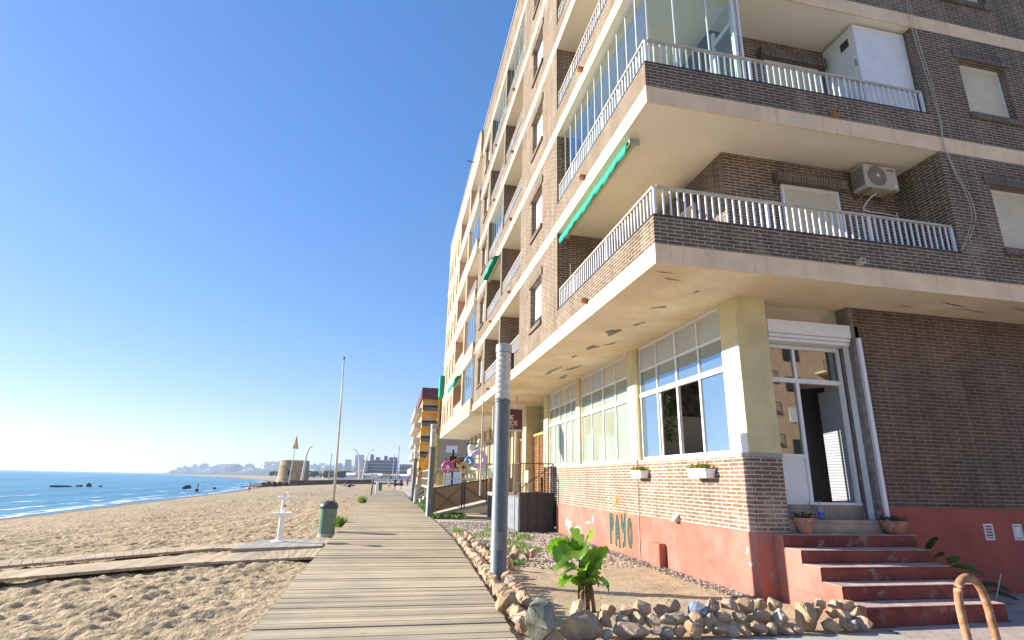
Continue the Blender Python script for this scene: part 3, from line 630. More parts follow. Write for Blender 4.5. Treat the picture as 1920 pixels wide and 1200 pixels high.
w1 = bay(8.62, 12.19, 4, 'bluefilm', 'bluefilm', 'frost', opens=(1, 2))
w1['label'] = 'large white framed window with its two middle panes open'
for (a, c) in ((9.56, 9.61), (11.22, 11.27)): q = MB(); q.box(GX+.10, GX+.13, a, c, 2.2, 3.55); q.build('sash', M['alu'], w1)
w2 = bay(12.80, 16.48, 4, 'greenfilm', 'greenfilm', ['panel_cream', 'panel_cream', 'frost', 'panel_cream'])
w3 = bay(16.88, 20.18, 5, 'greenfilm', 'greenfilm', ['panel_cream', 'panel_cream', 'panel_cream', 'frost', 'frost'])
# side door bay (faces the viewer)
DY = 8.39
b = MB(); b.box(6.24, 7.99, DY-.02, DY+.05, 4.42, zt); b.build('fascia', M['cream'], apt)
b = MB(); b.box(6.26, 8.13, DY-.30, DY-.02, 4.20, 4.44); b.box(6.28, 8.10, DY-.27, DY-.02, 4.135, 4.195); b.box(6.29, 8.09, DY-.24, DY-.02, 4.07, 4.13); b.build('shutter_box', M['white'], apt, bevel=.008)
b = MB(); b.box(8.03, 8.10, DY-.36, DY-.29, .98, 4.2); b.box(7.93, 7.965, DY-.2, DY-.1, 1.0, 4.07); b.build('shutter_rail', M['alu'], apt)
b = MB(); X0, X1 = 6.24, 7.93
b.box(X0, X0+.05, DY, DY+.07, 1.32, 4.07); b.box(X1-.06, X1, DY, DY+.07, 1.36, 4.07); b.box(X0+.05, X1-.06, DY, DY+.07, 4.0, 4.07); b.box(X0+.05, X1-.06, DY-.008, DY+.07, 3.38, 3.46)
b.box(6.93, 6.99, DY-.004, DY+.07, 1.36, 3.38); b.box(6.93, 6.98, DY, DY+.07, 3.46, 4.0); b.box(X0+.05, 6.93, DY, DY+.07, 2.08, 2.14); b.box(6.9, X1, DY-.02, DY+.07, 1.32, 1.36)
dr = b.build('door', M['white'], apt)
b = MB(); b.box(X0+.05, 6.93, DY+.02, DY+.05, 1.32, 2.08); b.build('door_panel', M['white'], dr)
b = MB(); b.box(X0+.05, 6.93, DY+.03, DY+.036, 2.14, 3.38); b.box(X0+.05, 6.93, DY+.03, DY+.036, 3.46, 4.0); b.box(6.98, X1-.06, DY+.03, DY+.036, 3.46, 4.0); b.build('pane', M['doorglass'], dr)
# open white louvred leaf folded back and the dark inner leaf
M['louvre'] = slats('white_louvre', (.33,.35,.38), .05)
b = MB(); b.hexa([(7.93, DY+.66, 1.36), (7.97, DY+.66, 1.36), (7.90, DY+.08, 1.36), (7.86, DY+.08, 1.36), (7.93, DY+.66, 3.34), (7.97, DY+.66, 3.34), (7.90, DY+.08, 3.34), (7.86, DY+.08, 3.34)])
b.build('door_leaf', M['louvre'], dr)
b = MB(); b.hexa([(7.30, DY+1.05, 1.34), (8.35, DY+.95, 1.34), (8.35, DY+.99, 1.34), (7.30, DY+1.09, 1.34), (7.30, DY+1.05, 3.42), (8.35, DY+.95, 3.52), (8.35, DY+.99, 3.52), (7.30, DY+1.09, 3.42)])
b.build('inner_door', M['darkdoor'], dr)
# steps
st = [(6.45, 8.10), (6.80, 8.12), (7.15, 8.14), (7.50, 8.22), (7.86, 8.36)]
for i, (yf, xr) in enumerate(st):
    z = .18*(i+1)-.002
    b = MB(); x0 = 5.93 + .0; b.box(x0, xr, yf, 8.07, z-.18 if i else -.15, z-.012); s_ = b.build('step', M['pinkdark'], apt, bevel=.012); auto_smooth(s_)
    b = MB(); b.box(x0+.002, xr, yf+.004, (st[i+1][0] if i < 4 else 8.08), z-.010, z); b.build('worn_tread', M['tread'], s_)
b = MB(); b.hexa([(5.918, 6.45, -.15), (5.93, 6.45, -.15), (5.93, 8.08, -.15), (5.918, 8.08, -.15), (5.918, 6.45, .17), (5.93, 6.45, .17), (5.93, 8.08, .17), (5.918, 8.08, .17)])
for i in range(1, 5): b.box(5.918, 5.93, st[i][0], 8.08, .18*i-.0121, .18*(i+1)-.012)
b.build('step_side', M['pink'], apt)
b = MB(); b.box(6.24, 7.95, 8.075, 8.39, .89, 1.10); b.box(6.24, 7.95, 8.39, 8.6, .89, 1.315); b.build('tiled_step', M['tile'], apt)
# plinth fittings
b = MB(); b.box(GX-.17, GX-.02, 11.12, 11.55, -.1, .42); b.build('meter_box', M['pink'], apt, bevel=.01)
b = MB(); b.tube([(GX-.03, 12.34, .02), (GX-.03, 12.34, 2.05), (GX-.03, 12.24, 2.2), (GX-.03, 12.24, 3.9)], .014, 8); b.build('wall_pipe', M['railcap'], apt)
b = MB(); b.hexa([(GX-.14, 10.5, .90), (GX, 10.5, .90), (GX, 10.65, .90), (GX-.14, 10.65, .90), (GX-.08, 10.5, .97), (GX, 10.5, 1.05), (GX, 10.65, 1.05), (GX-.08, 10.65, .97)]); b.build('vent_hood', M['cream'], apt)
b = MB()
for cy, cz, ry, rz_, s_ in ((17.6, .30, .30, .16, 31), (16.7, .22, .22, .12, 32), (15.8, .5, .16, .035, 33), (15.4, .62, .05, .09, 34), (8.35, .62, .03, .05, 35), (8.3, .42, .04, .03, 36)):
    b = MB(); poly_sheet(b, blob(cy, cz, ry, rz_, s_, 40), lambda y, z: (GX-.0225, y, max(z, -.08))); b.build('peeled_patch', M['bare'], apt, recalc=False)
b = MB()
for (cx, cz, rx, rz_, s_) in ((5.78, .77, .03, .03, 41), (5.80, .30, .07, .03, 42), (5.72, .45, .02, .04, 43)): b = MB(); poly_sheet(b, blob(cx, cz, rx, rz_, s_), lambda x, z: (x, GY-.0175, z)); b.build('peeled_patch', M['peel'], apt, recalc=False)
# vents in the red plinth
for i, x in enumerate((10.0, 10.62)):
    b = MB(); z = .80; w_ = .19; h = .26; y = GY-.035; b.box(x, x+w_, y, y+.015, z, z+.025); b.box(x, x+w_, y, y+.015, z+h-.025, z+h); b.box(x, x+.02, y, y+.015, z+.025, z+h-.025); b.box(x+w_-.02, x+w_, y, y+.015, z+.025, z+h-.025)
    if i == 0:
        for j in range(4): b.box(x+.02, x+w_-.02, y+.003, y+.012, z+.045+j*.048, z+.062+j*.048)
    else: b.box(x+.035, x+w_-.035, y+.005, y+.012, z+.04, z+h-.04)
    b.build('air_vent', M['white'], apt)
# ---- graffiti (paint on the plinth)
def text_mesh(txt, size, off, bold=.0):
    cu_ = bpy.data.curves.new('t', 'FONT'); cu_.body = txt; cu_.size = size; cu_.offset = off; cu_.resolution_u = 4; cu_.space_character = .95
    o = bpy.data.objects.new('t', cu_); COL.objects.link(o); dg = bpy.context.evaluated_depsgraph_get(); dg.update()
    me = bpy.data.meshes.new_from_object(o.evaluated_get(dg)); bpy.data.objects.remove(o); return me
def text_obj(name, txt, size, off, m, org, ux, uy, parent, sx=1, sy=1, center=False, skew=0):
    me = text_mesh(txt, size, off); me.name = name
    ux, uy = Vector(ux), Vector(uy); org = Vector(org); xs = [v.co.x for v in me.vertices]; c = (min(xs)+max(xs))/2 if center else min(xs)
    for v in me.vertices: v.co = org + ux*((v.co.x-c)*sx) + uy*(v.co.y*sy) - WLOC.get(parent.name, Vector())
    o = bpy.data.objects.new(name, me); COL.objects.link(o); me.materials.clear(); me.materials.append(m); o.parent = parent; WLOC[o.name] = WLOC.get(parent.name); return o
gr = [('graffiti', .185, paint('graffiti_orange', (.80,.27,.05), .6, .1, 9, 0)), ('graffiti', .145, paint('graffiti_black', (.05,.06,.07), .6, .4, 14, 0)), ('graffiti', .008, paint('graffiti_teal', (.04,.36,.31), .6, .1, 9, 0))]
GL = {'P': [[(.06,.0),(.05,.64)], [(.05,.64),(.19,.62),(.22,.48),(.17,.34),(.07,.32)]], 'A': [[(.03,.02),(.07,.5),(.14,.66),(.2,.48),(.25,.0)], [(.07,.22),(.21,.22)]],
      'Y': [[(.04,.66),(.06,.42),(.13,.33),(.20,.42),(.23,.68)], [(.21,.42),(.18,.06),(.09,.0)]], 'O': [[(.14+.09*math.sin(a*math.pi/6), .34+.29*math.cos(a*math.pi/6)) for a in range(13)]]}
def strokes(lines, wd, u0, v0, d, off=(0, 0)):
    b = MB(); k = 0
    f = lambda u, v, dd: (GX-.021-dd, u0-u, v0+v)
    for ln in lines:
        pts = [(p[0]+off[0], p[1]+off[1]) for p in ln]
        for p in pts:
            k += 1; poly_sheet(b, [(p[0]+math.cos(t*math.pi/8)*wd/2, p[1]+math.sin(t*math.pi/8)*wd/2) for t in range(16)], lambda u, v: f(u, v, d+k*.00004))
        for p0, p1 in zip(pts, pts[1:]):
            k += 1; dx, dy = p1[0]-p0[0], p1[1]-p0[1]; L_ = math.hypot(dx, dy); nx, ny = -dy/L_*wd/2, dx/L_*wd/2
            b.face([f(p0[0]+nx, p0[1]+ny, d+k*.00004), f(p0[0]-nx, p0[1]-ny, d+k*.00004), f(p1[0]-nx, p1[1]-ny, d+k*.00004), f(p1[0]+nx, p1[1]+ny, d+k*.00004)])
    return b
for i, ch_ in enumerate('PAYO'):
    for j, (nm, wd, m_) in enumerate(gr):
        if j == 0: wd = .205
        strokes(GL[ch_], wd, 14.14-i*.375, .16-.03*(i % 2), .002+.003*j+.0005*i, (.035, -.0) if j == 2 else (0, 0)).build(nm, m_, apt, recalc=False)
b = MB(); q = random.Random(2)
for i in range(9):
    p = [(GX-.004, 13.95-q.random()*.5, 1.02+q.random()*.28) for _ in range(2)]; b.bar(p[0], p[1], .006, .022)
b.build('graffiti', gr[0][2], apt)

# ---- downspout / TV cable hanging on the corner of the wing
b = MB(); P_ = [(9.52, 6.99, 11.3), (9.47, 6.99, 10.48), (9.55, 6.99, 9.4), (9.6, 6.99, 8.98), (9.62, 6.99, 8.2), (9.58, 6.99, 7.79), (9.7, 6.99, 7.2), (9.84, 6.98, 6.72), (9.83, 6.98, 6.3), (9.6, 6.99, 5.85), (9.43, 6.99, 5.62)]
def spline(P_, n=6):
    out = []
    for i in range(len(P_)-1):
        p0, p1, p2, p3 = [Vector(P_[min(max(j, 0), len(P_)-1)]) for j in (i-1, i, i+1, i+2)]
        for s in range(n):
            t = s/n; out.append(.5*((2*p1)+(p2-p0)*t+(2*p0-5*p1+4*p2-p3)*t*t+(3*p1-p0-3*p2+p3)*t**3))
    out.append(Vector(P_[-1])); return out
b.tube(spline(P_), .0065, 6); o = b.build('cable', M['railcap']); tag(o, 'thin pale cable hanging loosely down the brick beside the corner balconies', 'cable')
b = MB(); b.tube(spline([(p[0]+.05+.03*math.sin(i), p[1]-.0, p[2]) for i, p in enumerate(P_[:-1])]), .006, 6); o = b.build('cable', M['railcap']); tag(o, 'second thin cable hanging alongside it, ending slightly higher', 'cable')

# ---- white storage cabinet on the second level
cb = thing('storage_cabinet', 'white panelled storage cupboard filling the end of the second level balcony', 'cupboard', (8.9, 7.6, FL[1]+SL))
zc = FL[1]+SL
b = MB(); b.box(8.27, 9.48, FY+.17, FY+.21, zc, FL[2]-.05); b.build('front_panel', M['white'], cb)
b = MB(); b.box(8.27, 8.31, FY+.21, BY-.02, zc, FL[2]-.05); b.build('side_panel', M['white'], cb)
b = MB(); b.box(8.25, 8.27, FY+.27, BY-.1, zc+.05, zc+1.85); b.build('door', M['white'], cb)
b = MB(); b.box(8.262, 8.27, FY+.32, FY+.52, zc+2.1, zc+2.28); b.build('air_grille', M['dkmetal'], cb)
for hz in (1.05, 1.55): b = MB(); b.box(8.24, 8.285, FY+.205, FY+.235, zc+hz, zc+hz+.13); b.build('hinge', M['steel'], cb)

# ---- air conditioner
ac = thing('air_conditioner', 'cream air conditioner unit on wall brackets above the first level balcony', 'air conditioner', (8.76, 7.9, 7.09))
x0, x1, y0, y1, z0, z1 = 8.38, 9.13, 7.62, 7.93, 7.09, 7.59
M['accase'] = paint('ac_casing', (.55,.50,.42), .5, .08, 5, .03)
b = MB(); b.box(x0, x1, y0, y1, z0, z1); b.build('casing', M['accase'], ac, bevel=.012)
cx, cz = 8.66, 7.35
b = MB(); b.lathe([(.001, 0), (.205, 0), (.205, .006), (.001, .006)], n=32)
for v in b.bm.verts: v.co = Vector((cx+v.co.x, y0-.004-v.co.z, cz+v.co.y))
b.build('fan', M['dkmetal'], ac)
b = MB()
for r_ in (.21, .18, .15, .12, .09, .06, .03): b.tube([(cx+r_*math.cos(a*math.pi/14), y0-.022, cz+r_*math.sin(a*math.pi/14)) for a in range(29)], .0045, 5, False)
for a in range(16):
    t = a*math.pi/8; b.tube([(cx+.02*math.cos(t), y0-.022, cz+.02*math.sin(t)), (cx+.21*math.cos(t+.3), y0-.022, cz+.21*math.sin(t+.3))], .003, 4, False)
b.build('fan_grille', M['accase'], ac)
b = MB(); b.lathe([(.001, 0), (.03, 0), (.03, .012), (.001, .012)], n=16)
for v in b.bm.verts: v.co = Vector((cx+v.co.x, y0-.022-v.co.z, cz+v.co.y))
b.build('hub', M['white'], ac)
b = MB()
for i in range(9): b.box(x0-.006, x0+.002, y0+.03+i*.03, y0+.042+i*.03, z0+.06, z1-.05)
b.build('side_grille', M['dkmetal'], ac)
b = MB(); b.box(x0+.53, x0+.68, y0-.004, y0, z1-.09, z1-.068); b.build('badge', flat('ac_badge', (.03,.04,.22)), ac)
b = MB(); b.box(x0+.64, x0+.70, y0-.004, y0, z0+.05, z0+.11); b.build('sticker', M['white'], ac)
for x in (x0+.08, x1-.12):
    b = MB(); b.box(x, x+.035, y0+.0, BY, z0-.035, z0-.003); b.box(x, x+.035, BY-.035, BY-.003, z0-.035, z1-.1); b.bar((x+.017, y0+.05, z0-.03), (x+.017, BY-.02, z0-.14), .02); b.build('bracket', paint('rust_bracket', (.38,.22,.12), .8, .2, 20, .1), ac)
b = MB(); b.tube(spline([(8.72, 7.75, 7.06), (8.64, 7.85, 6.98), (8.62, 7.99, 6.86), (8.7, 8.0, 6.8), (9.0, 8.0, 6.8), (9.36, 8.0, 6.78), (9.40, 8.0, 6.75), (9.40, 8.0, 5.3)], 5), .014, 8); b.build('pipe', M['white'], ac)

# ---- awnings (rolled up green canvas)
def awning(X, y0, y1, z, drop, label, out=.12, seed=1):
    a = thing('awning', label, 'awning', (X, (y0+y1)/2, z), group='green awnings on the sea front')
    b = MB(); b.tube([(X+.10, y0, z), (X+.10, y1, z)], .06, 12); b.build('roller', M['awn_pale'], a)
    b = MB(); n = int((y1-y0)/.035); q = random.Random(seed); rows = []
    for i in range(n+1):
        y = y0+(y1-y0)*i/n; wv = .006*math.sin(y*5+q.random()*.5); dp = drop*(.72+.28*abs(math.sin(y*7.5))**.6+.03*q.random())
        rows.append([b.bm.verts.new(p) for p in ((X+.03, y, z+.02), (X-out*.4+wv, y, z-.02), (X-out*.6+wv*2, y, z-dp*.5), (X-out*.55+wv*2.5, y, z-dp))])
    for r0, r1 in zip(rows, rows[1:]):
        for j in range(3): b.bm.faces.new((r0[j], r1[j], r1[j+1], r0[j+1]))
    o = b.build('valance', M['green_awn'], a, smooth=True); md = o.modifiers.new('s', 'SOLIDIFY'); md.thickness = .006
    for e0, e1 in ((y0-.03, y0-.005), (y1+.005, y1+.03)): b = MB(); b.box(X, X+.2, e0, e1, z-.05, z+.07); b.build('end_bracket', M['steel'], a)
awning(FX+.10, 8.0, 12.1, 7.54, .24, 'long rolled green awning under the first level ceiling nearest the corner')
awning(FX-.02, 20.3, 23.3, FL[2]-.12, .28, 'green awning let down slightly over the second level balcony further along', out=.5, seed=4)
awning(3.55, 30.9, 35.0, FL[1]-.32, .5, 'green awning on the orange building above the long white balcony', out=.7, seed=6)
# pole leaning in corner balcony
b = MB(); b.tube([(3.95, 12.0, FL[0]+SL), (3.95, 12.05, FL[0]+2.0)], .016, 8); tag(b.build('awning_crank', paint('rusty_rod', (.40,.24,.16), .7)), 'rusty thin rod standing in the corner balcony', 'rod')

# ================================================================== ORANGE NEIGHBOUR (same row)
OX = 3.52; O0, O1 = 26.62, 43.3; OZ = [4.60 + 2.86*k for k in range(6)]
ob = thing('apartment_building', 'orange and cream apartment block adjoining the dark brick one', 'building', (GX, 35, 0))
for k, z in enumerate(OZ):
    b = MB(); b.box(OX+.02, 14, O0, O1-.02, z, z+.32); b.build('floor_slab', M['soffit_up'], ob)
    b = MB(); b.box(OX-.03, OX+.02, O0, O1, z-.003, z+.34); b.box(OX+.02, 14, O1-.02, O1, z-.003, z+.34); b.build('floor_band', M['cream'], ob)
OW = [(36.0, 36.8), (38.1, 38.9), (40.2, 41.0), (41.8, 42.5)]
for k in range(5):
    z0, z1 = OZ[k]+.34, OZ[k+1]; b = MB(); zz0, zz1 = z0+.55, z0+2.0
    b.wall('x', OX, OX+.25, 35.2, O1-.01, z0, z1, [(a, c, zz0, zz1) for a, c in OW]); b.box(OX, OX+1.5, 30.3, 30.7, z0, z1); b.box(OX, OX+.15, O0+.01, 30.3, z0, z0+.5); b.box(OX, OX+.15, 30.7, 35.2, z0, z0+.5)
    b.box(OX+1.5, 14, O0+.02, O1-.02, z0, z1); b.box(OX+.25, OX+1.5, 35.2, 35.5, z0, z1); b.box(OX+.25, OX+1.5, O1-.3, O1-.02, z0, z1)
    b.build('wall', M['orange'] if k != 9 else M['orange'], ob)
    for a, c in OW:
        b = MB(); b.box(OX+.12, OX+.16, a, c, zz0, zz1); w_ = b.build('window', M['terra'], ob); b = MB(); b.box(OX+.10, OX+.118, a+.06, c-.06, zz0+.06, zz1-.5 if (k+int(a)) % 2 else zz0+.5); b.build('pane', M['bluefilm'], w_)
    b, c = MB(), MB(); rail(b, c, (OX+.07, 30.75, 0), (OX+.07, 35.15, 0), z0+.5, .5, .16); b.box(OX+.06, OX+.08, 30.8, 35.1, z0+.52, z0+.92); b.build('railing', M['alu'], ob); c.box(OX+.05, OX+.09, 30.8, 35.1, z0+.98, z0+1.0); c.build('top_rail', M['railcap'], ob)
    if k in (0, 1, 3): glazing(ob, OX+.1, O0+.1, 30.25, z0+.5, z1, 5, .04, 'bluefilm' if k == 0 else 'glass')
    else: b, c = MB(), MB(); rail(b, c, (OX+.07, O0+.1, 0), (OX+.07, 30.25, 0), z0+.5, .5, .16); b.build('railing', M['alu'], ob); c.build('top_rail', M['railcap'], ob)
    for yy in (28.5, 33): b = MB(); b.box(OX+1.46, OX+1.497, yy-.8, yy+.8, z0, z0+2.0); b.build('shutter', M['shutterw'], ob)
b = MB(); b.box(OX, 14, O0, O1, OZ[5]+.34, 20.6); b.build('roof_parapet', M['orange'], ob)
b = MB(); b.box(OX-.05, 14, O0, O1+.05, 20.6, 20.68); b.build('roof_coping', M['cream'], ob)
b = MB(); b.tube([(OX, 29.5, 20.4), (OX-.45, 29.5, 20.45)], .03, 6); b.build('flue', M['dkmetal'], ob)
b = MB(); b.box(OX-.35, OX, O1-1.2, O1, 7.7, 9.3); tag(b.build('awning', M['green_awn']), 'green side blind at the far end of the orange building', 'awning', 'green awnings on the sea front')
# ground floor shop front, behind the terrace
b = MB(); b.box(GX+.15, 14, 27.0, O1-.1, -.1, 1.25); b.build('base_wall', M['cream'], ob)
b = MB(); b.box(GX+.1, GX+.3, 27.0, O1-.1, 4.0, 4.6)
b.build('fascia', M['cream'], ob)
for i in range(8):
    y0 = 27.2+i*2.0; b = MB(); b.box(GX, GX+.12, y0, y0+.14, 1.25, 4.6); b.box(GX+.02, GX+.1, y0+.14, y0+2.0, 3.75, 3.95); b.box(GX+.02, GX+.1, y0+.14, y0+2.0, 1.25, 1.4); b.build('shop_window', M['woodo'], ob)
    b = MB(); b.box(GX+.06, GX+.07, y0+.3, y0+1.9, 1.42, 3.7); b.build('pane', M['greenfilm'], ob)
    b = MB(); b.box(GX+.03, GX+.055, y0+.2, y0+1.98, 2.3, 2.38); b.build('glazing_bar', M['white'], ob)
# far end return wall with window
b = MB(); b.box(GX+.1, GX+.5, O1-.3, O1-.1, 1.25, 4.6); b.build('corner_column', M['yellow'], ob)

# ---- recessed porch between the two buildings: column, lattice, back wall, sign
b = MB(); b.box(GX, GX+.62, 23.7, 24.35, 0, FL[0]); b.box(GX, GX+.4, 26.4, 26.8, 0, FL[0]); b.build('porch_column', M['yellow'], apt)
b = MB(); b.box(7.4, 7.6, 20.7, 27.0, 0, FL[0]); b.box(5.9, 7.4, 20.68, 20.75, 0, FL[0]); b.build('porch_wall', M['slate'], apt)
b = MB(); b.box(GX+.4, 7.4, 19.05, 20.2, 0, 2.05); b.build('brick_wall', M['brick_low'], apt)
M['lattice'] = brick('woven_lattice', (.36,.17,.07), (.22,.10,.045), (.06,.03,.015), bw=.16, rh=.09, ms=.02, bump=.8)
for (y0, y1) in ((20.9, 23.65), (24.4, 26.35)):
    lt = thing('lattice_screen', 'brown woven screen wall on the porch, %s the yellow column' % ('nearer than' if y0 < 22 else 'beyond'), 'screen', (6.0, (y0+y1)/2, 1.2), group='woven porch screens')
    b = MB(); b.box(6.0, 6.05, y0, y1, 1.2, 3.45); b.build('lattice_panel', M['lattice'], lt)
    b = MB(); b.box(5.96, 6.07, y0, y1, 3.45, 3.56)
    for i in range(4): yy = y0+(y1-y0-.06)*i/3; b.box(5.95, 5.995, yy, yy+.06, 1.2, 3.45)
    b.build('frame', M['woodo'], lt)
sg = thing('hanging_sign', 'maroon hanging sign with cream lettering under the first floor overhang', 'sign', (4.0, 19.5, 3.7))
b = MB(); b.box(3.48, 4.50, 19.5, 19.56, 3.37, 4.09); b.build('board', M['sign'], sg)
b = MB(); b.box(3.42, 3.48, 19.48, 19.58, 3.30, 4.16); b.box(4.50, 4.54, 19.48, 19.58, 3.30, 4.16); b.box(3.48, 4.50, 19.48, 19.58, 4.09, 4.16); b.box(3.48, 4.50, 19.48, 19.58, 3.30, 3.37); b.bar((4.0, 19.53, 4.16), (4.0, 19.53, FL[0]-.01), .04); b.build('frame', M['railcap'], sg)
text_obj('lettering', 'THE', .22, .002, M['signw'], (3.99, 19.494, 3.72), (1,0,0), (0,0,1), sg, center=True)
text_obj('lettering', 'SANDS', .24, .002, M['signw'], (3.99, 19.494, 3.51), (1,0,0), (0,0,1), sg, center=True, sx=.95)
text_obj('lettering', 'BAR & BISTRO', .075, .0, M['signw'], (3.99, 19.494, 3.42), (1,0,0), (0,0,1), sg, center=True)
b = MB(); b.box(4.56, 4.64, 20.9, 20.98, 0, FL[0]); b.box(3.5, 3.56, 22.5, 22.56, 1.0, FL[0]); tag(b.build('porch_post', M['cream']), 'slim cream posts holding up the porch soffit behind the sign', 'post')
# ---- porch platform enclosure
pe = thing('porch_enclosure', 'dark sheet metal enclosure with a rusty black railing on top, against the brick wall', 'enclosure', (5.05, 20.2, 0))
b = MB(); b.box(4.42, 5.62, 19.3, 19.34, -.05, 1.22)
for i in range(5): b.box(4.42+i*.3-.0, 4.45+i*.3, 19.27, 19.299, -.05, 1.22)
b.build('front_panel', M['dkmetal'], pe)
b = MB(); b.box(4.38, 4.42, 19.35, 21.6, -.05, 1.05); b.box(4.36, 4.379, 19.9, 19.95, -.05, 1.05); b.build('side_panel', M['slate'], pe)
b = MB(); b.box(4.42, 7.3, 19.36, 26.9, .95, 1.1); b.build('platform', M['concrete'], pe)
b = MB()
for p0, p1, n_ in (((4.42, 19.32), (5.62, 19.32), 7), ((4.40, 19.36), (4.40, 21.6), 11), ((3.6, 21.6), (4.4, 21.6), 5)):
    for i in range(n_+1):
        x = p0[0]+(p1[0]-p0[0])*i/n_; y = p0[1]+(p1[1]-p0[1])*i/n_; t_ = .035 if i in (0, n_) else .018; b.bar((x, y, 1.0), (x, y, 2.2), t_)
    b.bar((*p0, 2.2), (*p1, 2.2), .035); 
b.bar((5.62, 19.31, 2.18), (4.75, 19.31, 1.55), .03); b.bar((5.62, 19.31, 1.85), (5.0, 19.31, 1.85), .02)
b.bar((4.42, 20.4, 1.1), (5.2, 20.4, 1.75), .03)
b.build('railing', paint('rusty_railing', (.13,.085,.055), .7, .3, 12, .1), pe)
ch = thing('patio_chair', 'pale patio chair on the porch platform behind the railing', 'chair', (5.2, 22.5, 1.1))
b = MB(); b.box(4.95, 5.45, 22.25, 22.75, 1.5, 1.54); b.build('seat', M['whitepl'], ch)
b = MB(); b.box(5.41, 5.45, 22.25, 22.75, 1.54, 2.0); b.build('backrest', M['whitepl'], ch)
for x, y in ((4.97, 22.27), (5.43, 22.27), (4.97, 22.73), (5.43, 22.73)): b = MB(); b.bar((x, y, 1.1), (x, y, 1.5), .03); b.build('leg', M['whitepl'], ch)

# ---- beach bar ramp with reed screen, terrace deck, stairs
rp = thing('access_ramp', 'access ramp with a reed screen and dark crossed braces, rising to the terrace', 'ramp', (3.2, 27, 0))
b = MB(); b.hexa([(1.98, 26.4, -.05), (4.55, 26.4, .50), (4.55, 28.0, .50), (1.98, 28.0, -.05), (1.98, 26.4, .06), (4.55, 26.4, .66), (4.55, 28.0, .66), (1.98, 28.0, .06)]); b.build('deck', M['concrete'], rp)
b = MB(); b.hexa([(2.0, 26.45, .14), (4.45, 26.45, .75), (4.45, 26.47, .75), (2.0, 26.47, .14), (2.0, 26.45, 1.18), (4.45, 26.45, 1.62), (4.45, 26.47, 1.62), (2.0, 26.47, 1.18)]); b.build('reed_screen', M['bamboo'], rp)
b = MB(); b.bar((2.0, 26.42, 1.2), (4.5, 26.42, 1.64), .045)
for x in (2.0, 3.3, 3.42, 4.46): b.bar((x, 26.42, .0+.23*(x-2)), (x, 26.42, 1.2+.17*(x-2)), .05)
b.bar((2.05, 26.40, 1.05), (3.3, 26.40, .32), .025); b.bar((2.05, 26.41, .1), (3.25, 26.41, 1.3), .02); b.bar((3.45, 26.40, 1.25), (4.4, 26.40, .72), .025); b.build('railing', M['dkmetal'], rp)
b = MB(); b.box(4.5, 5.6, 26.3, 26.34, -.05, 1.7); tag(b.build('side_screen', M['slate'], rp))
b = MB(); b.box(4.5, 5.6, 26.26, 26.295, .75, 1.72); b.build('reed_screen', M['bamboo'], rp)
td = thing('terrace_deck', 'raised terrace deck with a pale timber railing in front of the orange building', 'terrace', (3.7, 33, 1.2))
b = MB(); b.box(2.15, GX, 29.5, 40.5, 1.08, 1.2); b.build('deck_floor', M['concrete'], td)
b = MB()
for y in np.arange(30, 40.5, 2.1): b.box(2.3, 2.5, y, y+.2, -.05, 1.08)
b.box(2.6, GX, 29.6, 29.8, -.05, 1.08); b.build('support', M['cream'], td)
b = MB()
for z in (1.62, 2.1): b.bar((2.18, 29.55, z), (4.9, 29.55, z), .05); b.bar((2.18, 29.6, z), (2.18, 40.4, z), .05)
for x in (2.18, 2.9, 3.6, 4.25, 4.9): b.bar((x, 29.55, 1.2), (x, 29.55, 2.13), .055)
for y in np.arange(31, 40.5, 1.5): b.bar((2.18, y, 1.2), (2.18, y, 2.13), .055)
b.build('railing', M['railcap'], td)
ss = thing('stairs', 'concrete stairs with pale slanted handrails up to the terrace beside the farthest lamp post', 'stairs', (2.1, 42, 0))
for i in range(6): b = MB(); b.box(1.75+i*.0, 3.4, 40.6+ (5-i)*.32, 40.6+(6-i)*.32, -.05, .2*(i+1)); b.build('step', M['concrete'], ss)
for i in range(6): b = MB(); b.box(1.95+i*.22, 3.6, 36.9, 38.4, .15+.17*i, .17*(i+2)); b.build('step', M['concrete'], ss)
b = MB()
for z in (.55, .85, 1.15): b.bar((1.7, 38.6, z-.3), (3.2, 38.6, z+.75), .05)
for x in (1.75, 2.5, 3.15): b.bar((x, 38.6, (x-1.7)*.7), (x, 38.6, 1.0+(x-1.7)*.7), .06)
b.build('handrail', M['railcap'], ss)
# inflatables and beach toys hanging for sale
def torus(b, c, R0, r0, ax='y', n=18, m_=10):
    rings = []
    for i in range(n):
        a = 2*math.pi*i/n; ring = []
        for j in range(m_):
            t = 2*math.pi*j/m_; rr_ = R0+r0*math.cos(t); u, v, w_ = rr_*math.cos(a), rr_*math.sin(a), r0*math.sin(t)
            ring.append(b.bm.verts.new((c[0]+u, c[1]+w_, c[2]+v) if ax == 'y' else (c[0]+w_, c[1]+u, c[2]+v)))
        rings.append(ring)
    for i in range(n):
        for j in range(m_): b.bm.faces.new((rings[i][j], rings[(i+1) % n][j], rings[(i+1) % n][(j+1) % m_], rings[i][(j+1) % m_]))
tor = [((3.05, 30.2, 2.28), .27, .13, (.50,.06,.22), 'bright pink swim ring, leftmost on the terrace'), ((3.52, 30.4, 2.42), .25, .10, (.38,.06,.04), 'red and dark swim ring beside the pink one'), ((3.95, 30.3, 2.28), .28, .11, (.50,.42,.10), 'yellow swim ring in the row on the terrace'),
       ((4.25, 30.5, 2.62), .24, .10, (.10,.28,.55), 'blue swim ring in the row on the terrace'), ((4.75, 30.6, 2.75), .46, .17, (.55,.40,.68), 'large lilac swim ring, rightmost on the terrace'), ((4.3, 30.2, 1.85), .26, .10, (.45,.45,.22), 'pale lime swim ring hanging low on the terrace')]
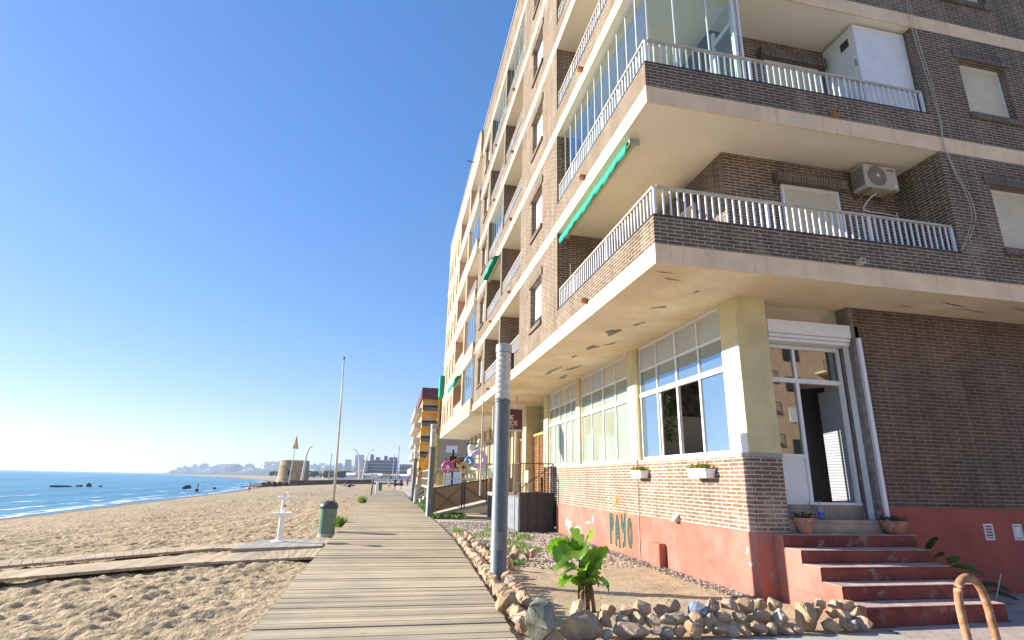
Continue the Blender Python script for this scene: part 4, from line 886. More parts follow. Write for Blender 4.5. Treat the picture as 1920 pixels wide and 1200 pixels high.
for c, R0, r0, colr, lb in tor:
    b = MB(); torus(b, (c[0]-.12, c[1], c[2]-.06), R0*.82, r0*.85); tag(b.build('swim_ring', flat('ring_vinyl', colr, .3), smooth=True), lb, 'swim ring', 'swim rings for sale on the terrace')
def lump(b, c, r, q, sub=2):
    bmt = bmesh.new(); bmesh.ops.create_icosphere(bmt, subdivisions=sub, radius=1); me = bpy.data.meshes.new('tmp')
    for v in bmt.verts: v.co = Vector((v.co.x*r[0], v.co.y*r[1], v.co.z*r[2]))*(1+q.uniform(-.12, .12)) + Vector(c)
    bmt.to_mesh(me); bmt.free(); b.bm.from_mesh(me); bpy.data.meshes.remove(me)
q = random.Random(8)
for i, (c, r_, colr, lb) in enumerate([((4.35, 31, 3.15), (.32, .2, .26), (.62,.66,.66), 'silvery bundle of inflatables hung above the swim rings'), ((4.8, 31, 3.45), (.22, .2, .3), (.55,.60,.58), 'second silvery bundle of inflatables, hung highest'), ((5.05, 30.9, 2.1), (.2, .2, .55), (.60,.72,.75), 'pale blue bundle of beach toys hung by the shop window')]):
    b = MB()
    for j in range(5): lump(b, (c[0]+q.uniform(-.15, .15), c[1], c[2]+q.uniform(-.2, .2)), (r_[0]*.6, r_[1]*.7, r_[2]*.6), q)
    tag(b.build('inflatable_bundle', flat('vinyl', colr, .3), smooth=True), lb, 'inflatables')
rk = MB()
for x in (2.9, 4.0, 5.2): rk.bar((x, 30.9, 1.2), (x, 30.9, 3.6 if x > 3 else 2.8), .03)
rk.bar((2.9, 30.9, 2.65), (5.2, 30.9, 2.75), .03); rk.bar((4.0, 30.9, 3.5), (5.2, 30.9, 3.6), .03)
tag(rk.build('display_rack', M['dkmetal']), 'thin dark rack the swim rings hang from', 'rack')
b = MB(); b.box(3.45, 3.55, 33, 33.1, 1.2, 3.3); b.box(3.55, 4.5, 33, 33.1, 2.55, 2.7); b.box(3.3, 3.7, 32.9, 33.2, 2.3, 2.9); tag(b.build('display_stand', M['black']), 'black display stand on the terrace behind the rings', 'stand')
b = MB(); b.hexa([(1.95, 40, 2.0), (2.7, 40, 2.1), (2.7, 40.1, 2.1), (1.95, 40.1, 2.0), (2.6, 40, 3.6), (2.75, 40, 3.6), (2.75, 40.1, 3.6), (2.6, 40.1, 3.6)]); tag(b.build('beach_flag', flat('flag_yellow', (.8,.35,.02))), 'yellow and orange banner by the terrace stairs', 'banner')

# ================================================================== YELLOW AND MAROON BUILDING
yb = thing('apartment_building', 'distant apartment block with bright yellow balconies and maroon panels', 'building', (9, 104, 0))
YX0, YX1, YY = 4.7, 30., 100.; top = 17.2; mi = .55
b = MB(); b.box(YX0+3.1, YX1, YY, 130, mi, top-1.5); b.box(YX0, YX0+3.1, YY+2.2, 130, mi, top-1.5); b.build('wall', M['tanwall'], yb)
b = MB(); b.box(YX0-.3, YX1, YY-.12, 130, top-1.5, top+.3); b.build('roof_band', M['maroon'], yb)
for k in range(5):
    z = 2.35+k*2.72
    b = MB(); b.box(YX0, YX0+3.0, YY-.1, YY+2.2, z, z+.35); b.box(YX0, YX0+3.0, YY+2.0, YY+2.2, z+.35, z+2.72); b.box(YX0+2.7, YX0+3.1, YY-.1, YY+2.0, z+.35, z+2.72); b.build('balcony', M['yell'], yb)
    b = MB(); b.box(YX0+.0, YX0+2.7, YY-.13, YY-.102, z+.05, z+1.15); b.build('parapet', M['brownband'], yb)
    b = MB(); b.box(YX0+.0, YX0+2.7, YY-.13, YY-.102, z+.78, z+1.0); b.build('railing', M['railcap'], yb)
    b = MB(); b.box(YX0+.8, YX0+2.0, YY+1.96, YY+1.999, z+.5, z+2.3); b.build('balcony_door', M['cream'], yb)
    for sx0, sx1 in ((4.6, 6.6), (8.2, 10.0), (12.2, 14)): b = MB(); b.box(YX0+sx0, YX0+sx1, YY-.03, YY, z+1.1, z+2.3); b.build('shutter', M['white'], yb)
    if k in (3, 4): b = MB(); b.box(YX0+3.1, YX0+4.5, YY-.06, YY, z+.2, z+2.55); b.build('panel', M['maroon'], yb)
    if k < 1: b = MB(); b.box(YX0+7.0, YX0+8.0, YY-.06, YY, z+.0, z+2.6); b.box(YX0+10.2, YX0+11.3, YY-.06, YY, z, z+2.6); b.box(YX0+6.9, YX0+8.1, YY-.06, YY, z+2.75, z+3.0); b.build('panel', M['maroon'], yb)
    for j in range(4):
        y0 = YY+3.5+j*6; b = MB(); b.box(YX0-1.2, YX0, y0, y0+4.4, z, z+1.1); b.build('side_balcony', M['cream'] if j % 2 else M['railcap'], yb)
b = MB(); b.box(YX0+3.1, YX0+7, YY-.05, YY, mi, 2.4); b.build('shop_front', M['yell'], yb)
b = MB(); b.box(YX0+4.3, YX0+7.4, YY-.09, YY-.055, .6, 2.9); b.build('garage_door', M['white'], yb)

ab = thing('apartment_building', 'tan apartment building across the street, mirrored in the glass of the door', 'building', (30, -30, 0))
b = MB(); b.box(12, 60, -40, -26, -.2, 14); b.build('wall', M['orange'], ab)
for k in range(5):
    z = .6+k*2.8
    for j in range(9):
        x = 13.5+j*5.2; b = MB(); b.box(x, x+1.6, -25.98, -25.9, z+.9, z+2.2); b.build('window', M['dark'] if (j+k) % 3 else M['shutterw'], ab)
    for j in range(4):
        x = 15.6+j*11; b = MB(); b.box(x, x+4.5, -26, -24.8, z-.2, z); c = b.build('balcony', M['cream'], ab); b = MB(); cc = MB(); rail(b, cc, (x, -24.85, 0), (x+4.5, -24.85, 0), z, .95, .2); b.build('railing', M['dkmetal'], c); cc.build('top_rail', M['dkmetal'], c)
# ================================================================== LAMP POSTS, BINS, SHOWER, POLES
M['shade'] = None
m, n, bs, L = _new('ribbed_lamp_shade'); P = _pos(n); sp = n.nodes.new("ShaderNodeSeparateXYZ"); L(P, sp.inputs[0])
t = _noise(n, P, 14, 4); r = _ramp(n, t.outputs[0], [(.3, (.46,.45,.40)), (.7, (.72,.71,.66))]); L(r.outputs[0], bs.inputs['Base Color']); bs.inputs['Roughness'].default_value = .25
bs.inputs['Transmission Weight'].default_value = .25; M['shade'] = m
def lamp_post(x, y, z, h, label, sc=1):
    t = thing('lamp_post', label, 'lamp post', (x, y, z), group='column lamp posts beside the boardwalk')
    b = MB(); b.lathe([(.15, 0), (.15, .02), (.142, .03), (.140, h-1.1), (.15, h-1.09), (.15, h-1.05)], (x, y, z), 28); o = b.build('pole', M['galv'], t); auto_smooth(o)
    b = MB(); pr = []
    for i in range(9):
        z0 = h-1.04+i*.098; pr += [(.128, z0), (.142, z0+.02), (.142, z0+.075), (.128, z0+.096)]
    b.lathe(pr, (x, y, z), 28); o = b.build('lamp_shade', M['shade'], t); auto_smooth(o, 60)
    b = MB(); b.lathe([(.05, h-1.04), (.05, h-.2)], (x, y, z), 10); b.build('lamp', M['white'], t)
    b = MB(); b.lathe([(.15, h-.16), (.152, h-.13), (.152, h-.02), (.13, h)], (x, y, z), 28); o = b.build('cap', M['steel'], t); auto_smooth(o)
    b = MB(); b.box(x+.14, x+.19, y-.05, y+.05, z+h-.45, z+h-.16); b.build('bracket', M['dkmetal'], t)
    b = MB(); b.box(x-.05, x+.05, y-.150, y-.132, z+.55, z+.85); b.build('hatch', M['slate'], t, bevel=.004)
    b = MB(); b.box(x-.2, x+.2, y-.2, y+.2, z, z+.02); b.build('base_plate', M['steel'], t)
    return t
lamp_post(1.9, 9.85, -.08, 4.14, 'grey column lamp post with ribbed pale shade, rising from the stone border')
lamp_post(1.79, 25.9, -.08, 4.12, 'grey column lamp post standing before the reed screened ramp')
lamp_post(1.72, 42.6, -.08, 4.15, 'grey column lamp post beside the terrace stairs, farthest of the three')

def slatted_bin(x, y, z, label, h=1.08, r=.245):
    t = thing('litter_bin', label, 'litter bin', (x, y, z), group='green litter bins beside the boardwalk')
    b = MB(); b.lathe([(r*1.0, 0), (r*1.02, .02), (r*1.02, .13), (r*.97, .14)], (x, y, z), 24); b.build('base', M['binbase'], t)
    b = MB(); b.lathe([(r*.90, .14), (r*.90, h-.2)], (x, y, z), 24); b.build('liner', M['binbase'], t)
    b = MB(); n_ = 22
    for i in range(n_):
        a = 2*math.pi*i/n_; u = Vector((math.cos(a), math.sin(a), 0)); v = Vector((-u.y, u.x, 0)); c = Vector((x, y, z))
        b.hexa([c+u*(r*k1*q_)+v*w_+Vector((0,0,zz)) for zz, q_ in ((.13, .96), (h-.2, 1.0)) for k1, w_ in ((1.02, -.027), (1.02, .027), (.95, .027), (.95, -.027))])
    b.build('slats', mslat, t)
    b = MB(); b.lathe([(r*1.08, h-.22), (r*1.12, h-.2), (r*1.12, h-.16), (r*1.02, h-.1), (r*.8, h-.04), (r*.4, h), (.01, h)], (x, y, z), 28); o = b.build('lid', M['binlid'], t); auto_smooth(o)
    return t
mslat, n, bs, L = _new('green_slats'); P = _pos(n); t = _noise(n, P, 5, 6, .7); r = _ramp(n, t.outputs[0], [(.3, (.10,.20,.13)), (.62, (.16,.27,.19)), (.8, (.34,.38,.32))]); L(r.outputs[0], bs.inputs['Base Color']); bs.inputs['Roughness'].default_value = .6
slatted_bin(-1.77, 18.47, -.19, 'slatted green litter bin with a dark lid, left of the boardwalk nearest the viewer')
slatted_bin(-1.25, 76.5, -.12, 'small far green litter bin at the end of the boardwalk', 1.15, .27)
fs = thing('foot_shower', 'white foot shower column with two round trays on the grey platform', 'foot shower', (-2.65, 15.85, -.015))
b = MB(); b.lathe([(.19, 0), (.19, .02), (.08, .04), (.063, .08)], (-2.65, 15.85, -.015), 24); o = b.build('foot', M['whitepl'], fs); auto_smooth(o)
b = MB(); b.lathe([(.062, .07), (.060, 1.06)], (-2.65, 15.85, -.015), 20); o = b.build('column', M['whitepl'], fs); auto_smooth(o)
b = MB(); b.lathe([(.063, .61), (.15, .62), (.20, .655), (.235, .70), (.225, .705), (.19, .67), (.065, .655)], (-2.65, 15.85, -.015), 28); o = b.build('tray', M['whitepl'], fs); auto_smooth(o, 60)
b = MB(); b.lathe([(.06, 1.03), (.12, 1.05), (.165, 1.095), (.155, 1.105), (.10, 1.075), (.01, 1.07)], (-2.65, 15.85, -.015), 28); o = b.build('basin', M['whitepl'], fs); auto_smooth(o, 60)
b = MB(); b.tube([(-2.65, 15.85, 1.08), (-2.65, 15.85, 1.17), (-2.62, 15.80, 1.2), (-2.58, 15.75, 1.16)], .012, 8); b.build('spout', M['steel'], fs)
b = MB(); b.lathe([(.001, 0), (.03, 0), (.03, .012), (.001, .012)], n=14)
for v in b.bm.verts: v.co = Vector((-2.60+v.co.x, 15.765-v.co.z, .85+v.co.y))
b.build('button', M['red'], fs)

fp = thing('flagpole', 'tall bare white flagpole standing in the sand behind the litter bin', 'flagpole', (-4.05, 45.1, -.3))
b = MB(); b.tube([(-4.05, 45.1, -.4), (-4.12, 45.1, 2.5), (-4.25, 45.1, 6.5), (-4.42, 45.1, 10.7)], [.10, .085, .07, .05], 12); o = b.build('pole', paint('pole_white', (.58,.52,.44), .5, .2, 3, .05), fp, smooth=True)
b = MB(); b.tube([(-4.42, 45.1, 10.68), (-4.43, 45.1, 10.9)], .07, 10); b.build('finial', M['dkmetal'], fp)

# far flag, poles and curved lamps
fl = thing('flagpole', 'white pole with a drooping red and yellow flag in front of the stone tower', 'flagpole', (-24.1, 147, .2))
b = MB(); b.tube([(-24.1, 147, -.3), (-23.6, 147, 10.4)], [.14, .09], 8); b.build('pole', M['white'], fl)
b = MB(); A = [(-23.55, 10.9), (-23.2, 9.4), (-22.9, 8.0)]; Bq = [(-23.75, 10.8), (-24.0, 9.2), (-24.3, 8.1)]
for i in range(2):
    p = [(A[i][0], 147.1, A[i][1]), (Bq[i][0], 146.9+i*.15, Bq[i][1]), (Bq[i+1][0], 146.9, Bq[i+1][1]), (A[i+1][0], 147.2, A[i+1][1])]
    b.face(p)
o = b.build('flag', flat('flag_gold', (.9,.50,.03)), fl); md = o.modifiers.new('s', 'SOLIDIFY'); md.thickness = .03
b = MB(); b.face([(-23.50, 146.95, 11.2), (-23.62, 146.7, 11.1), (-23.62, 146.7, 9.9), (-23.40, 146.8, 10.1)]); o = b.build('flag_stripe', M['red'], fl); md = o.modifiers.new('s', 'SOLIDIFY'); md.thickness = .05
def curved_lamp(x, y, h, s, label, z=.5):
    t = thing('curved_lamp', label, 'street lamp', (x, y, z), group='curved street lamps on the far promenade')
    b = MB(); P = [(x-s*.9, y, z), (x-s*.5, y, z+h*.45), (x-s*.1, y, z+h*.72), (x+s*.7, y, z+h*.9), (x+s*2.0, y, z+h)]
    b.tube(spline(P, 5), [.34-.2*i/20 for i in range(21)], 8); b.build('mast', M['white'], t)
    b = MB(); b.bar((x+s*1.5, y, z+h*.965), (x+s*2.6, y, z+h*1.01), .4, .15); b.build('lamp_head', M['steel'], t)
curved_lamp(-12.3, 220, 11.3, -1.0, 'white street lamp curving left on the far promenade')
curved_lamp(-9.3, 220, 11.3, 1.0, 'white street lamp curving right on the far promenade')
curved_lamp(-20.9, 148, 8.6, .45, 'slim dark tipped lamp leaning right beside the stone tower', .2)
for i, (x, y, h, lb) in enumerate([(-22.3, 220, 10.2, 'far thin pole right of the stone tower'), (2.4, 220, 13.6, 'tall pale pole beyond the walking people'), (.8, 240, 11.0, 'thinner grey pole beyond the walking people')]):
    b = MB(); b.tube([(x, y, .2), (x+.1, y, h)], [.24, .15], 8); tag(b.build('pole', M['steel']), lb, 'pole')
# sign post / boardwalk post
sp_ = thing('beach_signpost', 'grey and white beach signpost at the left edge of the boardwalk', 'signpost', (-1.8, 60, -.15))
b = MB(); b.tube([(-1.8, 60, -.2), (-1.72, 60, 1.55)], .09, 8); b.build('post', M['slate'], sp_)
b = MB(); b.tube([(-1.35, 60.3, -.2), (-1.30, 60.3, 1.2)], .08, 8); b.build('post', M['whitepl'], sp_)
b = MB(); b.box(-1.95, -1.3, 59.9, 59.95, 1.5, 1.95); b.build('sign_board', M['bright'], sp_)

# rusty hoop
hp = spline([(4.86, 4.2, -.2), (4.80, 4.2, .45), (4.79, 4.2, .72), (4.83, 4.2, .84), (4.93, 4.2, .885), (5.02, 4.2, .83), (5.07, 4.2, .70), (5.10, 4.2, .40), (5.16, 4.2, -.2)], 6)
b = MB(); b.tube(hp, .032, 16); tag(b.build('bollard_hoop', M['rust'], smooth=True), 'rusty bent pipe hoop standing in front of the red steps', 'hoop')

# ================================================================== TOWER, JETTY, WALLS
stm = brick('tower_stone', (.46,.34,.20), (.34,.25,.15), (.50,.40,.27), bw=.7, rh=.38, ms=.03, bump=1.0)
tw = thing('watchtower', 'round old stone watchtower on the shore with a small dark window', 'tower', (-24.4, 152, -.2))
b = MB(); b.lathe([(4.15, -1), (3.75, 1.5), (3.6, 4.2), (3.62, 4.25), (3.68, 4.35), (3.6, 4.45), (3.52, 5.6), (3.2, 5.62)], (-24.4, 154, -.2), 40); o = b.build('wall', stm, tw); auto_smooth(o, 25)
b = MB(); b.box(-24.3-.9, -24.3-.2, 150.1, 150.6, 1.7, 2.8); b.build('window', M['dark'], tw)
sea_rock = paint('dark_shore_rock', (.10,.085,.07), .9, .4, .8, .5)
jt = thing('stone_jetty', 'low stone jetty with green algae at the water below the tower', 'jetty', (-30, 147, -1.1))
b = MB(); b.hexa([(-33.2, 143, -1.6), (-26.5, 143, -1.6), (-26.5, 149, -1.6), (-33.2, 149, -1.6), (-31.2, 144, -.25), (-26.5, 143, -.1), (-26.5, 149, -.1), (-31.2, 149, -.25)]); b.build('slab', stm, jt)
b = MB(); b.hexa([(-33.8, 142.6, -1.6), (-28.2, 142.6, -1.6), (-28.2, 143, -1.6), (-33.8, 143, -1.6), (-33.8, 142.6, -.95), (-28.2, 142.6, -.85), (-28.2, 143, -.85), (-33.8, 143, -.95)]); b.build('algae_edge', paint('algae', (.22,.24,.03), .8, .2, 1, .2), jt)
def rough_rock(name, c, s, m, seed, label, cat, group=None, sub=3, flat_=.0):
    q = random.Random(seed); bm = bmesh.new()
    for _ in range(16):
        v = Vector((q.gauss(0,1), q.gauss(0,1), q.gauss(0,1))).normalized(); bm.verts.new((v.x*s[0], v.y*s[1], v.z*s[2]))
    r_ = bmesh.ops.convex_hull(bm, input=bm.verts); bmesh.ops.delete(bm, geom=[g for g in r_['geom_interior'] if isinstance(g, bmesh.types.BMVert)], context='VERTS')
    bmesh.ops.bevel(bm, geom=bm.edges[:], offset=min(s)*.13, segments=1, affect='EDGES', clamp_overlap=True)
    bmesh.ops.triangulate(bm, faces=bm.faces[:])
    if sub > 1: bmesh.ops.subdivide_edges(bm, edges=bm.edges[:], cuts=1, use_grid_fill=True)
    bmesh.ops.smooth_vert(bm, verts=bm.verts[:], factor=.45, use_axis_x=True, use_axis_y=True, use_axis_z=True)
    for v in bm.verts: v.co += Vector((q.uniform(-1,1), q.uniform(-1,1), q.uniform(-1,1)))*min(s)*.045
    bmesh.ops.recalc_face_normals(bm, faces=bm.faces[:])
    me = bpy.data.meshes.new(name); bm.to_mesh(me); bm.free(); o = bpy.data.objects.new(name, me); COL.objects.link(o); me.materials.append(m)
    o.location = c; o.rotation_euler = (q.uniform(-.3, .3), q.uniform(-.3, .3), q.uniform(0, 6.28)); tag(o, label, cat, group)
    auto_smooth(o, 42); return o
for i, (x, y, s) in enumerate([(-27.2, 139, (1.1, .8, .7)), (-26.2, 140.2, (.9, .9, .8)), (-25.2, 141.8, (1.0, .7, .7)), (-24.0, 143, (.9, .8, .7)), (-23.0, 144.4, (.8, .6, .6)), (-22.0, 144, (.9, .7, .5)), (-28.0, 137.8, (.9, .7, .5))]):
    rough_rock('breakwater_boulder', (x, y, -.4), s, sea_rock, 60+i, 'dark boulder in the heap at the foot of the stone tower', 'boulder', 'boulders below the tower')
wl = MB(); wl.hexa([(-23, 141, -.9), (-4, 147, -.6), (-4, 147.6, -.6), (-23, 141.6, -.9), (-23, 141, .55), (-4, 147, 1.15), (-4, 147.6, 1.15), (-23, 141.6, .55)]); tag(wl.build('sea_wall', paint('wall_stone', (.17,.125,.09), .9, .3, .7, .4)), 'low brown stone wall running from the tower across the back of the beach', 'wall')
wl = MB(); wl.hexa([(-8, 138.5, -.6), (3.2, 139, -.6), (3.2, 139.5, -.6), (-8, 139, -.6), (-8, 138.5, .45), (3.2, 139, .55), (3.2, 139.5, .55), (-8, 139, .45)]); tag(wl.build('sea_wall', paint('wall_stone', (.22,.16,.11), .9, .3, .7, .4)), 'shorter low wall near the end of the boardwalk', 'wall')
# rocks in the sea
rk_l = [(-53.9, 110, -1.0, (2.0, .5, .32), 'long flat dark rock at the left of the reef in the sea'), (-52.6, 112, -.95, (1.3, .5, .38), 'flat dark rock in the middle of the reef in the sea'), (-51.2, 112.6, -.8, (.75, .5, .6), 'highest dark rock of the reef in the sea'), (-49.6, 113, -1.0, (.5, .35, .3), 'small rock right of the reef'), (-35.8, 113, -.85, (.8, .6, .6), 'round dark rock standing alone near the wading person'), (-32.0, 116, -1.0, (.4, .3, .3), 'tiny rock right of the wading person')]
for i, (x, y, z, s, lb) in enumerate(rk_l): rough_rock('sea_rock', (x, y, z), s, sea_rock, 90+i, lb, 'rock', 'rocks in the sea')

# ================================================================== FAR TOWN AND HEADLAND
hm = paint('hill_scrub', (.075,.085,.075), .95, .25, .01, 0)
def hill(name, pts, y, depth, label, m=hm, z0=-2):
    """ridge: list of (x, height) with its own depth"""
    b = MB(); rows = []
    q = random.Random(int(abs(pts[0][0])))
    xs_ = np.arange(pts[0][0], pts[-1][0]+1, 14.0); hs = np.interp(xs_, [p[0] for p in pts], [p[1] for p in pts])
    prof = [(0, 0), (.12, .35), (.35, .72), (.6, 1.0), (1.0, .85), (1.3, 0)]
    for x, h in zip(xs_, hs): rows.append([b.bm.verts.new((x, y+depth*d+q.uniform(-5, 5), z0+(h-z0)*f*(1+q.uniform(-.04, .04)))) for d, f in prof])
    for r0, r1 in zip(rows, rows[1:]):
        for j in range(len(prof)-1): b.bm.faces.new((r0[j], r1[j], r1[j+1], r0[j+1]))
    return tag(b.build(name, m, smooth=True), label, 'hill', kind='structure')
hill('headland', [(-960, -1), (-900, 3), (-868, 6), (-860, 27), (-800, 33), (-735, 32), (-722, 44), (-640, 46), (-625, 30), (-590, 26), (-540, 34), (-490, 58), (-450, 48), (-380, 52), (-250, 48), (-100, 40), (60, 34), (500, 30), (1500, 30)], 2450, 260, 'hazy headland across the bay')
hill('headland', [(-640, -1), (-560, 8), (-480, 22), (-380, 28), (-200, 26), (0, 20), (300, 18), (1200, 18)], 2050, 250, 'nearer low slope of the headland across the bay')
hm_w = flat('far_wall_white', (.86,.83,.80), .9); hm_t = flat('far_wall_tan', (.50,.41,.35), .9); hm_r = flat('far_roof', (.36,.16,.10), .9)
def house_mesh(w_, d_, h_, gable, m_):
    me = bpy.data.meshes.new('far_house'); bm = bmesh.new(); b = MB(); b.bm.free(); b.bm = bm
    b.box(-w_/2, w_/2, -d_/2, d_/2, 0, h_)
    nb = len(bm.faces)
    if gable:
        v = [bm.verts.new(p) for p in ((-w_/2-.3, -d_/2-.3, h_), (w_/2+.3, -d_/2-.3, h_), (w_/2+.3, d_/2+.3, h_), (-w_/2-.3, d_/2+.3, h_), (-w_/2, 0, h_+h_*.4), (w_/2, 0, h_+h_*.4))]
        for f in ((0,1,5,4), (2,3,4,5), (0,4,3), (1,2,5)): bm.faces.new([v[i] for i in f])
    else: b.box(-w_*.3, w_*.1, -d_/4, d_/4, h_, h_*1.25)
    for i in range(3):
        x = -w_/2 + w_*(i+.5)/3; b.box(x-w_*.09, x+w_*.09, -d_/2-.1, -d_/2-.01, h_*.3, h_*.7)
    bm.faces.ensure_lookup_table()
    for f in bm.faces:
        f.material_index = 0
    for f in bm.faces[nb:nb+4] if gable else []: f.material_index = 1
    for f in bm.faces[-18:]: f.material_index = 2
    bmesh.ops.recalc_face_normals(bm, faces=bm.faces[:]); bm.to_mesh(me); bm.free()
    for m__ in (m_, hm_r, M['slate']): me.materials.append(m__)
    return me
hmesh = [house_mesh(11, 9, 6, True, hm_w), house_mesh(14, 9, 8, False, hm_w), house_mesh(10, 8, 5, True, hm_t), house_mesh(20, 10, 11, False, hm_t)]
q = random.Random(11)
def put_house(mi_, x, y, z, s, label, group, rz=None):
    o = bpy.data.objects.new('far_house', hmesh[mi_]); COL.objects.link(o); o.location = (x, y, z); o.scale = (s, s, s); o.rotation_euler = (0, 0, q.uniform(-.5, .5) if rz is None else rz)
    tag(o, label, 'house', group)
LB = ['small pale house with a low roof on the hazy hillside across the bay', 'flat roofed white house on the hazy hillside across the bay', 'small tan house on the hazy hillside across the bay', 'wide tan block on the hazy hillside across the bay']
def ridge_h(x, t):
    hs = np.interp(x, [-960,-860,-722,-625,-540,-490,-380,-250,-100,60,500], [0,27,44,30,34,58,52,48,40,34,30]); f = np.interp(t, [0,.12,.35,.6,1], [0,.35,.72,1,.85]); return -2+(hs+2)*f
for i in range(245):
    x = q.uniform(-600, 130) if i > 14 else q.uniform(-850, -640); t_ = q.uniform(.03, .62); mi_ = q.choice((0, 0, 1, 1, 1, 2, 3)); put_house(mi_, x, 2450+260*t_, ridge_h(x, t_)-1.5, q.uniform(.8, 1.6), LB[mi_], 'houses on the far hillside')
for i in range(45):
    x = q.uniform(-90, 30)*1.0; y = q.uniform(560, 900); x = x*y/560; mi_ = q.choice((0, 0, 2, 2, 1)); put_house(mi_, x, y, .3, q.uniform(.75, 1.1), ['low house with an orange roof behind the far promenade', 'white flat roofed house behind the far promenade', 'tan house with an orange roof behind the far promenade', ''][mi_], 'low houses behind the promenade')
tree_m = paint('far_tree_green', (.05,.075,.03), .95, .3, .2, 0)
for i in range(36):
    y = q.uniform(420, 620); x = q.uniform(-95, 20)*y/480; b = MB(); lump(b, (x, y, 3.2), (q.uniform(2.5, 5), 3, q.uniform(1.8, 3)), q); lump(b, (x+2, y, 4.0), (2, 2, 1.8), q)
    t_ = thing('tree', 'dark rounded tree far behind the promenade', 'tree', (x, y, .3), group='trees behind the promenade'); o = b.build('crown', tree_m, t_); b = MB(); b.tube([(x, y, 0.2), (x+.2, y, 3)], .3, 6); b.build('trunk', M['stem'], t_)
def block(name, x0, x1, y0, y1, z1, m_, label, floors, cols, win=None, tops=()):
    t = thing(name, label, 'building', ((x0+x1)/2, y0, .3)); b = MB(); b.box(x0, x1, y0, y1, 0, z1)
    for (a, c, h) in tops: b.box(x0+(x1-x0)*a, x0+(x1-x0)*c, y0+1, y1-1, z1, z1+h)
    b.build('wall', m_, t); b = MB(); fh = (z1-.5)/floors; cw = (x1-x0)/cols
    for i in range(floors):
        for j in range(cols): b.box(x0+cw*(j+.2), x0+cw*(j+.8), y0-.15, y0-.02, i*fh+fh*.35, i*fh+fh*.85)
    b.build('windows', win or M['slate'], t)
    b = MB()
    for i in range(floors): b.box(x0, x1, y0-.4, y0-.16, (i+1)*fh-.1, (i+1)*fh+.25)
    b.build('balcony_bands', hm_w, t)
block('hotel', -21, -17.2, 440, 470, 14.2, hm_t, 'narrow tan wing at the left of the long far hotel', 6, 3)
block('hotel', -16.6, 4.6, 450, 475, 15.0, flat('hotel_grey', (.40,.33,.31)), 'long grey brown hotel block on the far promenade', 6, 14, tops=((.0, .1, 4), (.2, .35, 2), (.5, .62, 3.2), (.68, .98, 2.2)))
block('hotel', 6, 17.5, 430, 450, 10.8, flat('dark_block', (.30,.24,.20)), 'lower block with a dark roof beside the yellow building', 3, 8, tops=((.0, 1, .8),))
for i, (x, w_, h) in enumerate([(-63, 9, 36), (-50, 13, 46), (-36, 8, 30), (-28, 9, 34), (-75, 9, 28)]):
    block('tower_block', x*1.85, x*1.85+w_*1.6, 1500, 1530, h*1.25, hm_t, 'hazy tower block on the skyline, number %s from the left' % ['two', 'three', 'four', 'five', 'one'][i], 12, 4)
b = MB(); b.box(-22, 25, 222, 222.3, .3, 1.3); tag(b.build('promenade_wall', hm_w), 'pale promenade wall behind the beach', 'wall')
# stalls / parasols row, kept simple: white awnings behind the promenade
for i in range(9):
    x = -16+i*3.6; b = MB(); t_ = thing('beach_kiosk', 'small white roofed kiosk in the row behind the promenade', 'kiosk', (x, 240, .4), group='kiosks behind the promenade')
    b.box(x-1.5, x+1.5, 239, 242, .4, 2.4); b.build('wall', M['bright'], t_); b = MB(); b.hexa([(x-1.8, 238.4, 2.4), (x+1.8, 238.4, 2.4), (x+1.8, 242.5, 2.9), (x-1.8, 242.5, 2.9), (x-1.8, 238.4, 2.5), (x+1.8, 238.4, 2.5), (x+1.8, 242.5, 3.3), (x-1.8, 242.5, 3.3)]); b.build('roof', [hm_w, hm_r, hm_t][i % 3], t_)

# ================================================================== STONE BORDER
def rockmat(name, c, c2, s=5):
    m, n, bs, L = _new(name); tc = n.nodes.new("ShaderNodeTexCoord"); oi = n.nodes.new("ShaderNodeObjectInfo")
    v = n.nodes.new("ShaderNodeVectorMath"); v.operation = 'ADD'; L(tc.outputs['Object'], v.inputs[0]); L(oi.outputs['Random'], v.inputs[1])
    t = _noise(n, v.outputs[0], s, 9, .68); r = _ramp(n, t.outputs[0], [(.32, c2), (.62, c)]); L(r.outputs[0], bs.inputs['Base Color']); bs.inputs['Roughness'].default_value = .9
    _bump(n, _noise(n, v.outputs[0], s*4, 8, .7).outputs[0], bs, .9, .02); return m
RM = {'tan': rockmat('stone_tan', (.52,.36,.215), (.33,.21,.115)), 'cream': rockmat('stone_cream', (.62,.48,.33), (.42,.30,.19)), 'pink': rockmat('stone_pinkish', (.58,.40,.29), (.36,.235,.155)),
      'grey': rockmat('stone_grey', (.50,.43,.34), (.30,.25,.19)), 'blue': rockmat('stone_bluish', (.22,.25,.33), (.14,.16,.20)), 'brown': rockmat('stone_brown', (.50,.36,.23), (.32,.22,.13)), 'green': rockmat('stone_greygreen', (.34,.34,.26), (.17,.17,.13), 3)}
q = random.Random(21); cnt = 0
ORD = 'first second third fourth fifth sixth seventh eighth ninth tenth eleventh twelfth thirteenth fourteenth fifteenth sixteenth seventeenth eighteenth nineteenth twentieth'.split()
def ordw(i):
    if i <= 20: return ORD[i-1]
    if i == 30: return 'thirtieth'
    if i == 40: return 'fortieth'
    if i == 50: return 'fiftieth'
    return ['twenty', 'thirty', 'forty', 'fifty', 'sixty'][i//10-2] + '-' + ORD[i%10-1]
def stone(x, y, z, s, kind, label, group=None, seed=None):
    global cnt; cnt += 1
    return rough_rock('border_stone', (x, y, z), s, RM[kind], seed or 200+cnt, label, 'stone', group, sub=2)
NAME = {'tan': 'tan', 'cream': 'pale cream', 'pink': 'pinkish beige', 'grey': 'grey', 'blue': 'bluish grey', 'brown': 'brown', 'green': 'grey green'}
